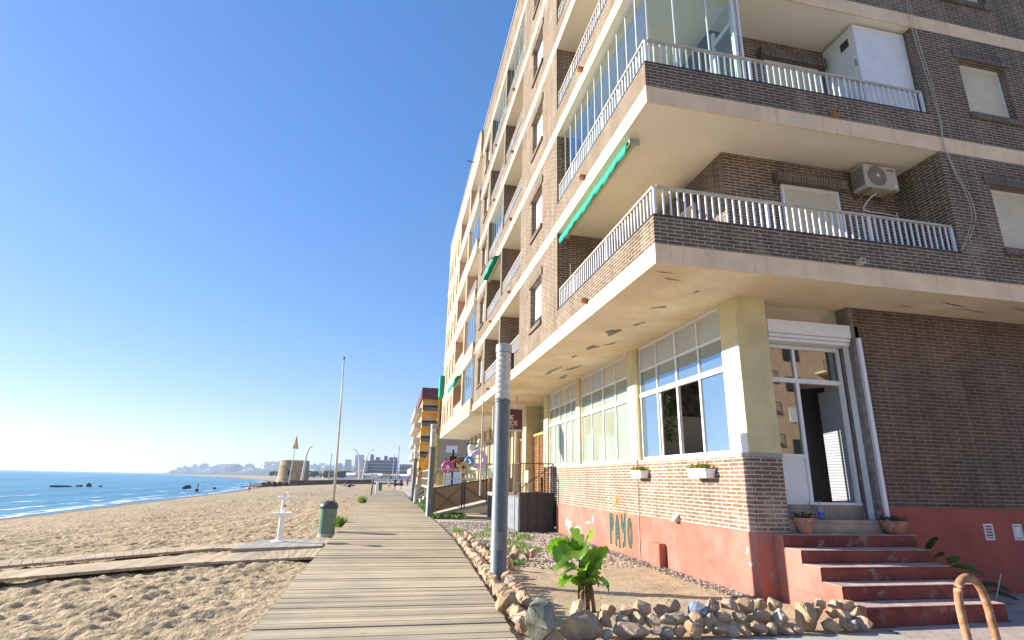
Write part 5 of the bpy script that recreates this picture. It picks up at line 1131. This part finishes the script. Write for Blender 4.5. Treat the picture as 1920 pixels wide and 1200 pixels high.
o = rough_rock('border_stone', (1.72, 6.42, .10), (.19, .17, .30), RM['green'], 71, 'tall pointed grey green boulder at the corner of the border by the boardwalk', 'stone', None, sub=2); o.rotation_euler = (.05, .1, .5)
o = rough_rock('border_stone', (2.18, 6.40, .06), (.27, .19, .21), RM['brown'], 77, 'big triangular brown boulder right of the pointed corner boulder', 'stone', None, sub=2); o.rotation_euler = (0, .1, .1)
o = rough_rock('border_stone', (2.75, 6.36, .02), (.24, .14, .10), RM['pink'], 78, 'flat angular pinkish stone right of the big brown boulder', 'stone', None, sub=2); o.rotation_euler = (0, .15, .1)
o = rough_rock('border_stone', (5.05, 6.48, .08), (.20, .16, .19), RM['tan'], 79, 'big pitted tan block near the steps end of the front border', 'stone', None, sub=2); o.rotation_euler = (0, 0, .2)
o = rough_rock('border_stone', (2.28, 6.72, .14), (.17, .12, .17), RM['cream'], 80, 'pale pointed stone just behind the big brown boulder at the banana plant foot', 'stone', None, sub=2)
o = rough_rock('border_stone', (1.60, 7.55, .10), (.24, .16, .17), RM['tan'], 81, 'large ochre stone beside the foot of the nearest lamp post, boardwalk side', 'stone', None, sub=2)
# front border: three courses
def course(x, x1, y, z, s0, s1, gap, skips, word):
    i = 0
    while x < x1:
        s = q.uniform(s0, s1); k = q.choice(['tan', 'tan', 'cream', 'pink', 'brown', 'tan', 'grey', 'brown'])
        if any(a_ < x < c_ for a_, c_ in skips): x += s; continue
        i += 1; stone(x, y+q.uniform(-.04, .04), z+q.uniform(-.02, .02), (s*1.2, s*.95, s*.9), k, '%s stone, %s from the left in the %s course of the front border' % (NAME[k], ordw(i), word), 'stones of the front border'); x += s*gap
course(2.45, 5.85, 6.34, .01, .065, .12, 1.75, ((2.50, 2.98), (4.85, 5.22)), 'bottom')
course(2.5, 5.8, 6.48, .10, .065, .125, 1.8, ((4.85, 5.22),), 'middle')
course(2.6, 5.8, 6.62, .19, .065, .115, 2.1, ((3.55, 3.85), (4.85, 5.22)), 'top')
stone(3.68, 6.56, .17, (.17, .12, .11), 'blue', 'large smooth bluish stone in the middle of the front border')
# side border along the boardwalk
def edge_x(y): return float(np.interp(y, [6.3, 8.1, 12, 16.5, 20], [1.50, 1.60, 1.78, 1.94, 1.98]))
i = 0; y = 6.75
while y < 17.5:
    s = q.uniform(.085, .14)*(1 if y < 12 else .9); k = q.choice(['tan', 'cream', 'pink', 'cream', 'tan', 'pink'])
    if not (7.4 < y < 7.7):
        i += 1; stone(edge_x(y)+s*.75, y, .035, (s*.95, s*1.1, s), k, '%s stone touching the boardwalk edge, %s of that row from the near end' % (NAME[k], ordw(i)), 'stones along the boardwalk'); 
    y += s*1.75
i = 0; y = 6.9
while y < 16.8:
    s = q.uniform(.075, .125); k = q.choice(['tan', 'cream', 'pink', 'grey', 'tan', 'tan'])
    if not (9.6 < y < 10.1):
        i += 1; stone(edge_x(y)+.33+q.uniform(-.03, .04), y, .05+q.uniform(0, .05), (s, s*1.2, s*.9), k, '%s stone in the inner row beside the boardwalk, %s from the near end' % (NAME[k], ordw(i)), 'stones along the boardwalk')
    y += s*2.0
for i, (x, y, s) in enumerate([(2.35, 12.9, .12), (2.15, 13.0, .14), (2.6, 12.8, .15), (2.85, 12.85, .16), (3.1, 12.7, .10), (3.25, 12.8, .12), (2.4, 11.4, .13), (2.3, 12.1, .14)]):
    stone(x, y, .05, (s*.8, s*.7, s*1.3), ['cream', 'tan', 'pink'][i % 3], 'upright pale stone, %s in the short row behind the nearest lamp post' % ['first', 'second', 'third', 'fourth', 'fifth', 'sixth', 'seventh', 'eighth'][i], 'short stone row in the bed')

# ---- pebbles, weeds (uncountable)
def pebbles(name, n_, fpos, smin, smax, mats_, label, seed):
    q = np.random.RandomState(seed); b = MB()
    base = [Vector(p) for p in ((1,0,0),(-1,0,0),(0,1,0),(0,-1,0),(0,0,1),(0,0,-1))]; fs_ = ((0,2,4),(2,1,4),(1,3,4),(3,0,4),(2,0,5),(1,2,5),(3,1,5),(0,3,5)); 
    for _ in range(n_):
        x, y, z = fpos(q); s = q.uniform(smin, smax); a = q.uniform(0, 6.28); ca, sa = math.cos(a), math.sin(a); sx, sy, sz = s*q.uniform(.7, 1.5), s*q.uniform(.6, 1.1), s*q.uniform(.4, .8)
        vs = []
        for p in base:
            u, v = p.x*sx, p.y*sy; j = 1+q.uniform(-.25, .25); vs.append(b.bm.verts.new((x+(u*ca-v*sa)*j, y+(u*sa+v*ca)*j, z+p.z*sz*j)))
        mi_ = q.randint(len(mats_))
        for f in fs_: b.bm.faces.new([vs[k] for k in f]).material_index = mi_
    o = b.build(name, mats_, recalc=False); return tag(o, label, 'pebbles', kind='stuff')
hs = lambda x, y: float(soil_h(np.array([x]), np.array([y]))[0])
def f_strip(q):
    y = 8.0+11*q.rand()**1.3; x = 5.62-abs(q.normal(0, .13)); return (x, y, -.06+.03*q.rand())
PM = [flat('pebble_a', (.46,.40,.34), .9), flat('pebble_b', (.22,.19,.18), .9), flat('pebble_c', (.33,.25,.2), .9), flat('pebble_d', (.55,.50,.44), .9)]
pebbles('pebble_strip', 2600, f_strip, .012, .032, PM[:3]+[PM[1]], 'strip of dark and pale pebbles along the foot of the red wall', 1)
def f_grav(q):
    y = 11.5+12.3*q.rand()**.8; x = 2.05+3.5*q.rand(); return (x, y, hs(x, y)+.01)
pebbles('gravel', 5200, f_grav, .012, .045, PM, 'loose gravel covering the far part of the bed', 2)
def f_few(q):
    y = 6.6+5*q.rand(); x = 2.0+3.5*q.rand(); return (x, y, hs(x, y)+.003)
pebbles('scattered_pebbles', 700, f_few, .005, .018, PM, 'small scattered pebbles on the sandy bed', 3)
def blades(name, n_, fpos, h0, h1, m, label, cat, seed, wd=.012, lean=.5, kind='stuff'):
    q = np.random.RandomState(seed); b = MB()
    for _ in range(n_):
        x, y, z = fpos(q); h = q.uniform(h0, h1); a = q.uniform(0, 6.28); dx, dy = math.cos(a)*h*lean*q.rand(), math.sin(a)*h*lean*q.rand(); w_ = wd*q.uniform(.6, 1.3); px, py = -math.sin(a)*w_, math.cos(a)*w_
        b.face([(x-px, y-py, z), (x+px, y+py, z), (x+dx*.5+px*.8, y+dy*.5+py*.8, z+h*.6), (x+dx*.5-px*.8, y+dy*.5-py*.8, z+h*.6)])
        b.face([(x+dx*.5-px*.8, y+dy*.5-py*.8, z+h*.6), (x+dx*.5+px*.8, y+dy*.5+py*.8, z+h*.6), (x+dx*1.2, y+dy*1.2, z+h)])
    return tag(b.build(name, m, recalc=False), label, cat, kind=kind)
def f_weed(q):
    while 1:
        y = 12+9*q.rand(); x = 2.1+2.4*q.rand()*min(1, (y-10)/6)
        if vnoise(np.array([x*1.7]), np.array([y*1.1]), 77)[0] > .52: return (x, y, hs(x, y))
blades('weeds', 3800, f_weed, .03, .09, M['grassm'], 'patchy low weeds in the gravel bed', 'weeds', 4)
def f_gr(q):
    y = 25.5+17*q.rand(); x = 1.95+1.5*q.rand(); return (x, y, -.08)
blades('grass', 5200, f_gr, .08, .24, M['grassm'], 'bright green grass between the boardwalk and the terrace', 'grass', 5, wd=.03, lean=.9)
for (cx, cy, r_, lb, sd) in [(-1.72, 22.3, .28, 'small bushy green tuft by the boardwalk just past the near litter bin', 6), (-1.85, 43, .36, 'round green tuft at the left boardwalk edge farther along', 7), (1.85, 45.5, .4, 'green tuft by the right boardwalk edge near the stairs', 8)]:
    t = thing('grass_tuft', lb, 'tuft', (cx, cy, -.15)); n0 = len(bpy.data.objects)
    o = blades('blades', 420, lambda q: (cx+q.normal(0, r_*.35), cy+q.normal(0, r_*.6), -.18), .2, .2+r_*.9, M['grassm'], None, None, sd, wd=.015, lean=.7, kind=None)
    o.parent = t; o.matrix_parent_inverse = Matrix.Translation(-t.location)

# ================================================================== PLANTS
def leaf(b, base, az, el, Ln, wd, droop, n=10, fold=.25, tear=0, seed=0, roll=0):
    q = random.Random(seed); p = Vector(base); rows = []; e = el
    for i in range(n+1):
        t = i/n; d = Vector((math.cos(az)*math.cos(e), math.sin(az)*math.cos(e), math.sin(e))); side = Vector((-math.sin(az), math.cos(az), 0)); up = side.cross(d)*-1
        side = side*math.cos(roll)+up*math.sin(roll); up = d.cross(side)
        w_ = wd*max(.02, math.sin(math.pi*min(1, t*.93+.06))**.55)*(1+(q.uniform(-tear, tear) if tear else 0)); w_ *= (.62 if tear > .05 and i % 5 == 3 and q.random() < .6 else 1); fold_ = fold + (.05 if i % 2 else -.05)*(1 if n > 9 else 0)
        k = [p-side*w_+up*w_*fold_+up*q.uniform(-.01, .01), p-side*w_*.5+up*w_*fold_*.7, p, p+side*w_*.5+up*w_*fold_*.7, p+side*w_+up*w_*fold_+up*q.uniform(-.01, .01)]
        rows.append([b.bm.verts.new(v) for v in k]); p = p+d*(Ln/n); e -= droop/n
    for r0, r1 in zip(rows, rows[1:]):
        for j in range(4): b.bm.faces.new((r0[j], r1[j], r1[j+1], r0[j+1]))
    return rows
bx_, by_ = 2.66, 7.75
bp = thing('banana_plant', 'young banana plant with broad torn green leaves behind the stone border', 'plant', (bx_, by_, -.06))
for i, (dx, dy, hh, r_) in enumerate([(0, 0, .55, .036), (.09, .03, .50, .032), (.16, -.02, .42, .028), (-.03, .04, .62, .024)]):
    b = MB(); b.tube([(bx_+dx, by_+dy, -.08), (bx_+dx*.8, by_+dy, hh*.5), (bx_+dx*.5, by_+dy, hh)], [r_, r_*.8, r_*.35], 10); b.build('stem', M['stem'] if i < 3 else M['leaf'], bp, smooth=True)
LV = [((-.02, 0, .60), 2.7, .9, .50, .19, 1.7, .7), ((.0, 0, .62), 3.5, .8, .50, .18, 2.0, -.6), ((0, .0, .60), 2.3, 1.35, .42, .17, .5, 1.1), ((.02, 0, .62), .9, 1.2, .46, .17, 1.5, -.9), ((0, 0, .62), 4.3, .9, .42, .17, 1.9, .4),
      ((.08, 0, .28), .15, 1.15, .56, .18, .5, -1.1), ((-.04, -.03, .32), 3.6, .5, .36, .13, 1.4, .3), ((-.02, -.05, .22), 3.9, .7, .30, .11, .7, -.7), ((.1, -.02, .35), -.6, .3, .34, .08, 1.7, .2), ((0, -.02, .45), 3.0, .2, .34, .15, 1.2, .1), ((.02, -.05, .38), 4.4, 1.0, .34, .12, 1.2, .8), ((.05, 0, .35), .6, .9, .40, .13, 1.0, -.6), ((-.03, 0, .40), 3.0, .9, .40, .15, 1.7, -.2), ((.08, .02, .30), .4, 1.3, .46, .15, .3, .9), ((-.05, 0, .3), 2.6, .3, .30, .12, 1.2, .6), ((.05, -.03, .25), 5.2, .7, .32, .10, 1.2, -.5)]
for i, (bs_, az, el, Ln, wd, dr_, rl) in enumerate(LV):
    b = MB(); leaf(b, (bx_+bs_[0], by_+bs_[1], bs_[2]), az, el, Ln, wd, dr_, n=20, fold=.22, tear=.12, seed=i, roll=rl); o = b.build('leaf', M['banana'], bp, smooth=True, recalc=False); mb = MB(); leaf(mb, (bx_+bs_[0], by_+bs_[1], bs_[2]+.003), az, el, Ln, .009, dr_, n=12, fold=.1, seed=i, roll=rl); mb.build('midrib', M['rib'], o, recalc=False, local=True) if 0 else mb.bm.free()
q = random.Random(9); b = MB()
for i in range(9): leaf(b, (bx_+q.uniform(-.05, .15), by_+q.uniform(-.08, .04), q.uniform(.2, .45)), q.uniform(0, 6.28), q.uniform(-.6, .4), q.uniform(.12, .26), .02, 1.6, n=5, seed=30+i)
b.build('dry_leaf', paint('dry_leaf', (.20,.10,.05), .9, .3, 20, 0), bp, smooth=True, recalc=False)
def side_plant(x, y, lb, LVs, m='leafd'):
    t = thing('leafy_plant', lb, 'plant', (x, y, -.04)); b = MB(); b.tube([(x, y, -.06), (x+.02, y, .25)], .015, 6); b.build('stem', M['stem'], t); b = MB()
    for i, (bs_, az, el, Ln, wd, dr_) in enumerate(LVs): leaf(b, (x+bs_[0], y+bs_[1], bs_[2]), az, el, Ln, wd, dr_, n=7, seed=60+i, roll=.5)
    b.build('leaves', M[m], t, smooth=True, recalc=False)
side_plant(8.35, 7.7, 'dark leaf plant tucked beside the top red step', [((0, 0, .55), 5.2, 1.3, .38, .14, .5), ((.05, 0, .5), 4.6, .9, .3, .1, .9)])
side_plant(8.6, 7.6, 'bright green drooping plant right of the red steps', [((0, 0, .55), 4.2, .7, .34, .055, 1.8), ((0, 0, .5), .2, .5, .36, .05, .6), ((.02, 0, .45), 5.6, .2, .45, .06, 1.0), ((.1, -.1, .3), 5.6, -.3, .42, .05, .5), ((-.02, 0, .3), 3.2, .9, .2, .04, .9)], 'leaf')
side_plant(9.0, 7.6, 'dark trailing plant at the foot of the red wall behind the hoop', [((0, 0, .2), 5.9, .1, .5, .07, .5), ((-.1, 0, .2), 1.4, .9, .25, .07, .6), ((.2, -.1, .12), 5.4, -.2, .3, .05, .2), ((-.2, 0, .2), 2.6, .6, .25, .06, .8)])
b = MB(); b.tube([(8.95, 7.3, -.04), (9.2, 7.3, .40)], .009, 6); tag(b.build('garden_stake', M['railcap']), 'thin pale stick leaning by the red wall', 'stick')

FCOL = {'orange': flat('petal_orange', (.75,.22,.03)), 'yellow': flat('petal_yellow', (.75,.50,.04)), 'mauve': flat('petal_mauve', (.45,.18,.42)), 'red': flat('petal_red', (.6,.06,.06))}
def flowers(parent, box_, n_leaf, n_fl, cols, seed, mleaf='leafd', ls=.03, fs=.016, hang=0):
    q = random.Random(seed); x0, x1, y0, y1, z0, z1 = box_; b = MB()
    for _ in range(n_leaf): leaf(b, (q.uniform(x0, x1), q.uniform(y0, y1), q.uniform(z0-hang, z1)), q.uniform(0, 6.28), q.uniform(-.4, 1.3), ls*q.uniform(.8, 1.8), ls*.3, 1.0, n=3, seed=q.randint(0, 999))
    b.build('foliage', M[mleaf], parent, recalc=False)
    for c in cols:
        b = MB()
        for _ in range(n_fl//len(cols)):
            p = (q.uniform(x0-.02, x1+.02), q.uniform(y0-.02, y1+.02), q.uniform(z0+.01, z1+.03)); lump(b, p, (fs, fs, fs*.6), q, 1)
        b.build('blossom', FCOL[c], parent)
for (y0, y1, lb) in ((9.08, 9.72, 'white window box with orange and red flowers, nearest the building corner'), (11.75, 12.30, 'white window box with yellow and orange flowers, farther from the building corner')):
    t = thing('window_box', lb, 'planter', (GX-.1, (y0+y1)/2, 1.72), group='window boxes on the brick wall')
    b = MB(); b.hexa([(GX-.19, y0+.03, 1.72), (GX-.03, y0+.03, 1.72), (GX-.03, y1-.03, 1.72), (GX-.19, y1-.03, 1.72), (GX-.23, y0, 1.88), (GX-.01, y0, 1.88), (GX-.01, y1, 1.88), (GX-.23, y1, 1.88)])
    for i in range(5): yy = y0+.07+i*(y1-y0-.16)/4; b.box(GX-.222, GX-.2, yy, yy+.02, 1.75, 1.86)
    b.build('trough', M['whitepl'], t, bevel=.006)
    flowers(t, (GX-.22, GX-.03, y0+.02, y1-.02, 1.87, 1.95), 240, 60, ['orange', 'red'] if y0 < 10 else ['yellow', 'orange'], 5, 'leaf', .035)
def pot(x, y, z, lb, r, h, prof, flw, m, seed):
    t = thing('flower_pot', lb, 'flower pot', (x, y, z)); b = MB(); b.lathe([(r*a, h*c) for a, c in prof], (x, y, z), 24); o = b.build('pot', m, t); auto_smooth(o, 50)
    b = MB(); b.lathe([(.01, h*.9), (r*.9, h*.92)], (x, y, z), 16); b.build('soil', M['stem'], t); flowers(t, (x-r*.9, x+r*.9, y-r*.9, y+r*.9, z+h*.95, z+h*1.25), *flw, seed)
potm = paint('painted_pot', (.42,.18,.12), .7, .25, 14, .2, stain=(.5,.45,.40), sscale=22, sth=(.55,.62))
pot(6.42, 7.97, .90, 'faceted terracotta pot with mauve and yellow flowers at the left end of the top step', .15, .24, [(.55, 0), (1.0, .8), (1.05, 1), (.93, 1.0), (.9, .9)], (190, 46, ['mauve', 'yellow']), potm, 3)
pot(8.08, 7.97, .90, 'round bowl shaped pot with low green plants at the right end of the top step', .19, .21, [(.5, 0), (.9, .35), (1.05, .8), (1.0, 1), (.9, 1.0), (.86, .9)], (170, 0, ['red']), potm, 4)
bo = thing('water_bottle', 'clear plastic water bottle with a blue label on the tiled step', 'bottle', (6.93, 8.2, 1.10)); b = MB(); b.lathe([(.045, 0), (.05, .01), (.05, .18), (.02, .26), (.02, .29)], (6.93, 8.2, 1.10), 18); b.build('bottle', glass('bottle_plastic', (.8,.85,.9), .1), bo, smooth=True)
b = MB(); b.lathe([(.051, .05), (.051, .12)], (6.93, 8.2, 1.10), 18); b.build('bottle_label', M['blue'], bo)
# indoor things behind the open panes and door
hpnt = thing('hanging_plant', 'trailing green plant hanging inside the open window pane', 'plant', (6.15, 11.7, 3.5)); b = MB(); q = random.Random(5)
b.tube([(6.15, 11.7, 3.55), (6.15, 11.7, 4.6)], .005, 5); b.lathe([(.07, 0), (.10, .12), (.10, .14)], (6.15, 11.7, 3.42), 14); b.build('pot', M['cream'], hpnt); b = MB()
for i in range(420):
    h_ = q.random(); r_ = .05+.17*(1-abs(h_-.65)); leaf(b, (6.1+q.gauss(0, r_*.6), 11.65+q.gauss(0, r_)-.12*(1-h_), 2.55+1.1*h_), q.uniform(0, 6.28), q.uniform(-1.2, .6), .055, .02, 1, n=3, seed=i)
b.build('foliage', M['leaf'], hpnt, recalc=False)
pc = thing('wall_picture', 'framed dark botanical picture on the wall inside the open window', 'picture', (7.1, 12.47, 3.6)); b = MB(); b.box(6.62, 7.75, 12.46, 12.49, 3.22, 4.2); b.build('frame', paint('picture_print', (.20,.19,.17), .8, .8, 3.5, 0), pc)
sf = thing('sofa', 'dark grey sofa seen inside the open door', 'sofa', (7.6, 10.8, 1.3))
b = MB(); b.box(6.9, 8.6, 10.5, 11.3, 1.3, 1.72); b.build('seat', M['slate'], sf, bevel=.05); b = MB(); b.box(6.9, 8.6, 11.2, 11.5, 1.6, 2.2); b.build('backrest', M['slate'], sf, bevel=.05); b = MB(); b.box(6.8, 7.0, 10.5, 11.5, 1.3, 1.95); b.build('armrest', M['slate'], sf, bevel=.04)
# surf board / blue sail behind the glazed balcony
b = MB(); b.hexa([(4.55, 7.6, FL[1]+SL), (4.95, 7.6, FL[1]+SL), (4.95, 7.63, FL[1]+SL), (4.55, 7.63, FL[1]+SL), (4.80, 7.6, FL[1]+SL+1.25), (4.83, 7.6, FL[1]+SL+1.25), (4.83, 7.63, FL[1]+SL+1.25), (4.80, 7.63, FL[1]+SL+1.25)]); tag(b.build('folded_parasol', M['blue']), 'folded blue parasol behind the glazed corner balcony', 'parasol')

# ================================================================== PEOPLE
def skinned(name, verts, edges, radii, m, parent, sub=1):
    me = bpy.data.meshes.new(name); me.from_pydata(verts, edges, []); o = bpy.data.objects.new(name, me); COL.objects.link(o)
    md = o.modifiers.new('k', 'SKIN'); me.skin_vertices[0].data[0].use_root = True
    for i, r_ in enumerate(radii): me.skin_vertices[0].data[i].radius = (r_, r_)
    s = o.modifiers.new('s', 'SUBSURF'); s.levels = sub; s.render_levels = sub
    dg = bpy.context.evaluated_depsgraph_get(); dg.update(); m2 = bpy.data.meshes.new_from_object(o.evaluated_get(dg)); o.modifiers.clear(); o.data = m2; bpy.data.meshes.remove(me)
    m2.materials.clear(); m2.materials.append(m); m2.name = name
    for p in m2.polygons: p.use_smooth = True
    o.parent = parent; return o
def person(x, y, z, rz, label, pose='stand', top=None, bottom=None, hair='hair', stride=.0, H=1.7, arms=.12, hat=None):
    t = thing('person', label, 'person', (x, y, z), rz)
    if pose == 'sit':
        J = {'pel': (0,0,.12), 'wai': (0,.06,.30), 'che': (0,.10,.50), 'nek': (0,.10,.66), 'hed': (0,.06,.74), 'top': (0,.06,.86), 'hl': (.10,0,.12), 'hr': (-.10,0,.12), 'kl': (.14,-.42,.40), 'kr': (-.14,-.45,.30), 'al': (.14,-.70,.06), 'ar': (-.14,-.85,.06), 'fl': (.14,-.85,.05), 'fr': (-.14,-.98,.10),
             'sl': (.18,.10,.60), 'sr': (-.18,.10,.60), 'el': (.24,.22,.34), 'er': (-.24,.0,.36), 'wl': (.24,.32,.08), 'wr': (-.14,-.28,.34), 'dl': (.24,.36,.03), 'dr': (-.12,-.36,.36)}
    else:
        s = stride; lean = .18 if pose == 'lean' else 0
        J = {'pel': (0,0,.94), 'wai': (0,-.0-lean*.3,1.10), 'che': (0,-.02-lean,1.30), 'nek': (0,-.02-lean*1.3,1.46), 'hed': (0,-.04-lean*1.5,1.53), 'top': (0,-.04-lean*1.5,1.66), 'hl': (.09,0,.90), 'hr': (-.09,0,.90), 'kl': (.10,-s*.5-.02,.49), 'kr': (-.10,s*.25-.04,.49), 'al': (.10,-s,.08), 'ar': (-.10,s,.10), 'fl': (.11,-s-.16,.03), 'fr': (-.11,s-.14,.04),
             'sl': (.19,-.02-lean,1.40), 'sr': (-.19,-.02-lean,1.40), 'el': (.25,s*.4-lean*.8,1.12), 'er': (-.25,-s*.4-lean*.8,1.12), 'wl': (.24+arms*.2,s*.5-.10-lean,.88), 'wr': (-.24-arms*.2,-s*.6-.14-lean,.88), 'dl': (.24,s*.5-.14-lean,.78), 'dr': (-.24,-s*.6-.18-lean,.78)}
    Rr = {'pel': .125, 'wai': .11, 'che': .13, 'nek': .052, 'hed': .088, 'top': .075, 'hl': .085, 'hr': .085, 'kl': .058, 'kr': .058, 'al': .040, 'ar': .040, 'fl': .035, 'fr': .035, 'sl': .058, 'sr': .058, 'el': .042, 'er': .042, 'wl': .030, 'wr': .030, 'dl': .032, 'dr': .032}
    E_ = [('pel','wai'),('wai','che'),('che','nek'),('nek','hed'),('hed','top'),('pel','hl'),('hl','kl'),('kl','al'),('al','fl'),('pel','hr'),('hr','kr'),('kr','ar'),('ar','fr'),('che','sl'),('sl','el'),('el','wl'),('wl','dl'),('che','sr'),('sr','er'),('er','wr'),('wr','dr')]
    ks = list(J); f = H/1.7
    skinned('body', [tuple(c*f for c in J[k]) for k in ks], [(ks.index(a), ks.index(b_)) for a, b_ in E_], [Rr[k]*f for k in ks], M['skin'], t)
    def sub_(name, keys, ed, m, grow, cut={}):
        pts = {k: Vector(J[k])*f for k in keys}
        for k, (a, b_, u) in cut.items(): pts[k] = (Vector(J[a])*(1-u)+Vector(J[b_])*u)*f
        kk = list(pts); rad = [(Rr.get(k, .05)*grow+.012)*f for k in kk]
        skinned(name, [tuple(pts[k]) for k in kk], [(kk.index(a), kk.index(b_)) for a, b_ in ed], rad, M[m], t)
    if top: Rr['cl'] = Rr['cr'] = .05; sub_('shirt', ['pel', 'wai', 'che', 'sl', 'sr'], [('pel','wai'),('wai','che'),('che','sl'),('sl','cl'),('che','sr'),('sr','cr')], top, 1.06, {'cl': ('sl','el',.7), 'cr': ('sr','er',.7)})
    if bottom: Rr['cl'] = Rr['cr'] = .07; sub_('shorts', ['pel', 'hl', 'hr'], [('pel','hl'),('hl','cl'),('pel','hr'),('hr','cr')], bottom, 1.08, {'cl': ('hl','kl',.75), 'cr': ('hr','kr',.75)})
    b = MB(); h = Vector(J['top'])*f; lump(b, (h.x, h.y+.012, h.z-.01), (.085, .098, .075), random.Random(1), 2); b.build(hat or 'hair', M[hair], t, local=True, smooth=True)
    # face: nose and eyes
    b = MB(); hh = Vector(J['hed'])*f; b.hexa([(hh.x-.012, hh.y-.10, hh.z+.02), (hh.x+.012, hh.y-.10, hh.z+.02), (hh.x+.012, hh.y-.085, hh.z+.02), (hh.x-.012, hh.y-.085, hh.z+.02), (hh.x-.005, hh.y-.095, hh.z+.06), (hh.x+.005, hh.y-.095, hh.z+.06), (hh.x+.005, hh.y-.085, hh.z+.06), (hh.x-.005, hh.y-.085, hh.z+.06)]); b.build('nose', M['skin'], t, local=True)
    return t
person(.75, 88, -.12, math.pi, 'person in dark navy walking away, left of the pair on the beach path', top='navy', bottom='navy', stride=.22)
person(1.65, 89, -.12, math.pi, 'person in black walking away, right of the pair on the beach path', top='black', bottom='black', stride=-.2, H=1.64)
person(-.15, 97, -.12, .2, 'person in pale green clothes left of the dark dressed pair', top='bright', bottom='bright', stride=.1, H=1.72)
person(3.4, 118, -.1, .4, 'far person in red near the shops', top='red', bottom='navy', stride=.2)
person(4.7, 122, -.1, 2.4, 'far person in a pale top near the shops', top='bright', bottom='red', stride=.15)
person(3.9, 130, -.1, 2.9, 'farthest person in black near the shops', top='black', bottom='black', stride=.15)
person(-25.9, 86, SEA-.30, 1.3, 'person in dark swimming shorts wading in the shallow water', 'stand', None, 'black', stride=.3)
person(-19.2, 86, -1.05, -1.2, 'person in a dark red swimsuit standing at the water edge', 'stand', 'red', 'red', stride=.05)
person(-8.6, 117, -.15, .5, 'sunbather in red sitting on the sand below the stone wall', 'sit', 'red', 'navy')
for (x, y, m_, lb) in [(-7.9, 115.5, 'blue', 'blue beach towel spread on the sand below the stone wall'), (-9.1, 114.8, 'bright', 'pale beach towel spread beside the blue one')]:
    b = MB(); n_ = 8
    rows = [[b.bm.verts.new((x-.5+i/n_*1.8, y+j*.8, -.02+.06*math.sin(i*1.7+j))) for j in range(2)] for i in range(n_+1)]
    for r0, r1 in zip(rows, rows[1:]): b.bm.faces.new((r0[0], r1[0], r1[1], r0[1]))
    o = tag(b.build('beach_towel', M[m_]), lb, 'towel'); md = o.modifiers.new('s', 'SOLIDIFY'); md.thickness = .25
b = MB(); lump(b, (-7.2, 108, .0), (.35, .3, .35), random.Random(2)); tag(b.build('beach_bag', M['navy'], smooth=True), 'dark blue beach bag alone on the sand near the sunbather', 'bag')

# ================================================================== HAZE
HZ = 0.00020
hb = MB(); hb.box(-5900, 1900, -55, 5900, -8, 120)
hm_, n, bs, L = _new('haze'); n.nodes.remove(bs); pv = n.nodes.new("ShaderNodeVolumePrincipled"); pv.inputs['Color'].default_value = (.60,.78,1,1); pv.inputs['Density'].default_value = HZ; pv.inputs['Anisotropy'].default_value = .3
L(pv.outputs[0], n.nodes["Material Output"].inputs['Volume'])
o = hb.build('haze', hm_); tag(o, 'thin sea haze over the bay', 'haze', kind='stuff')
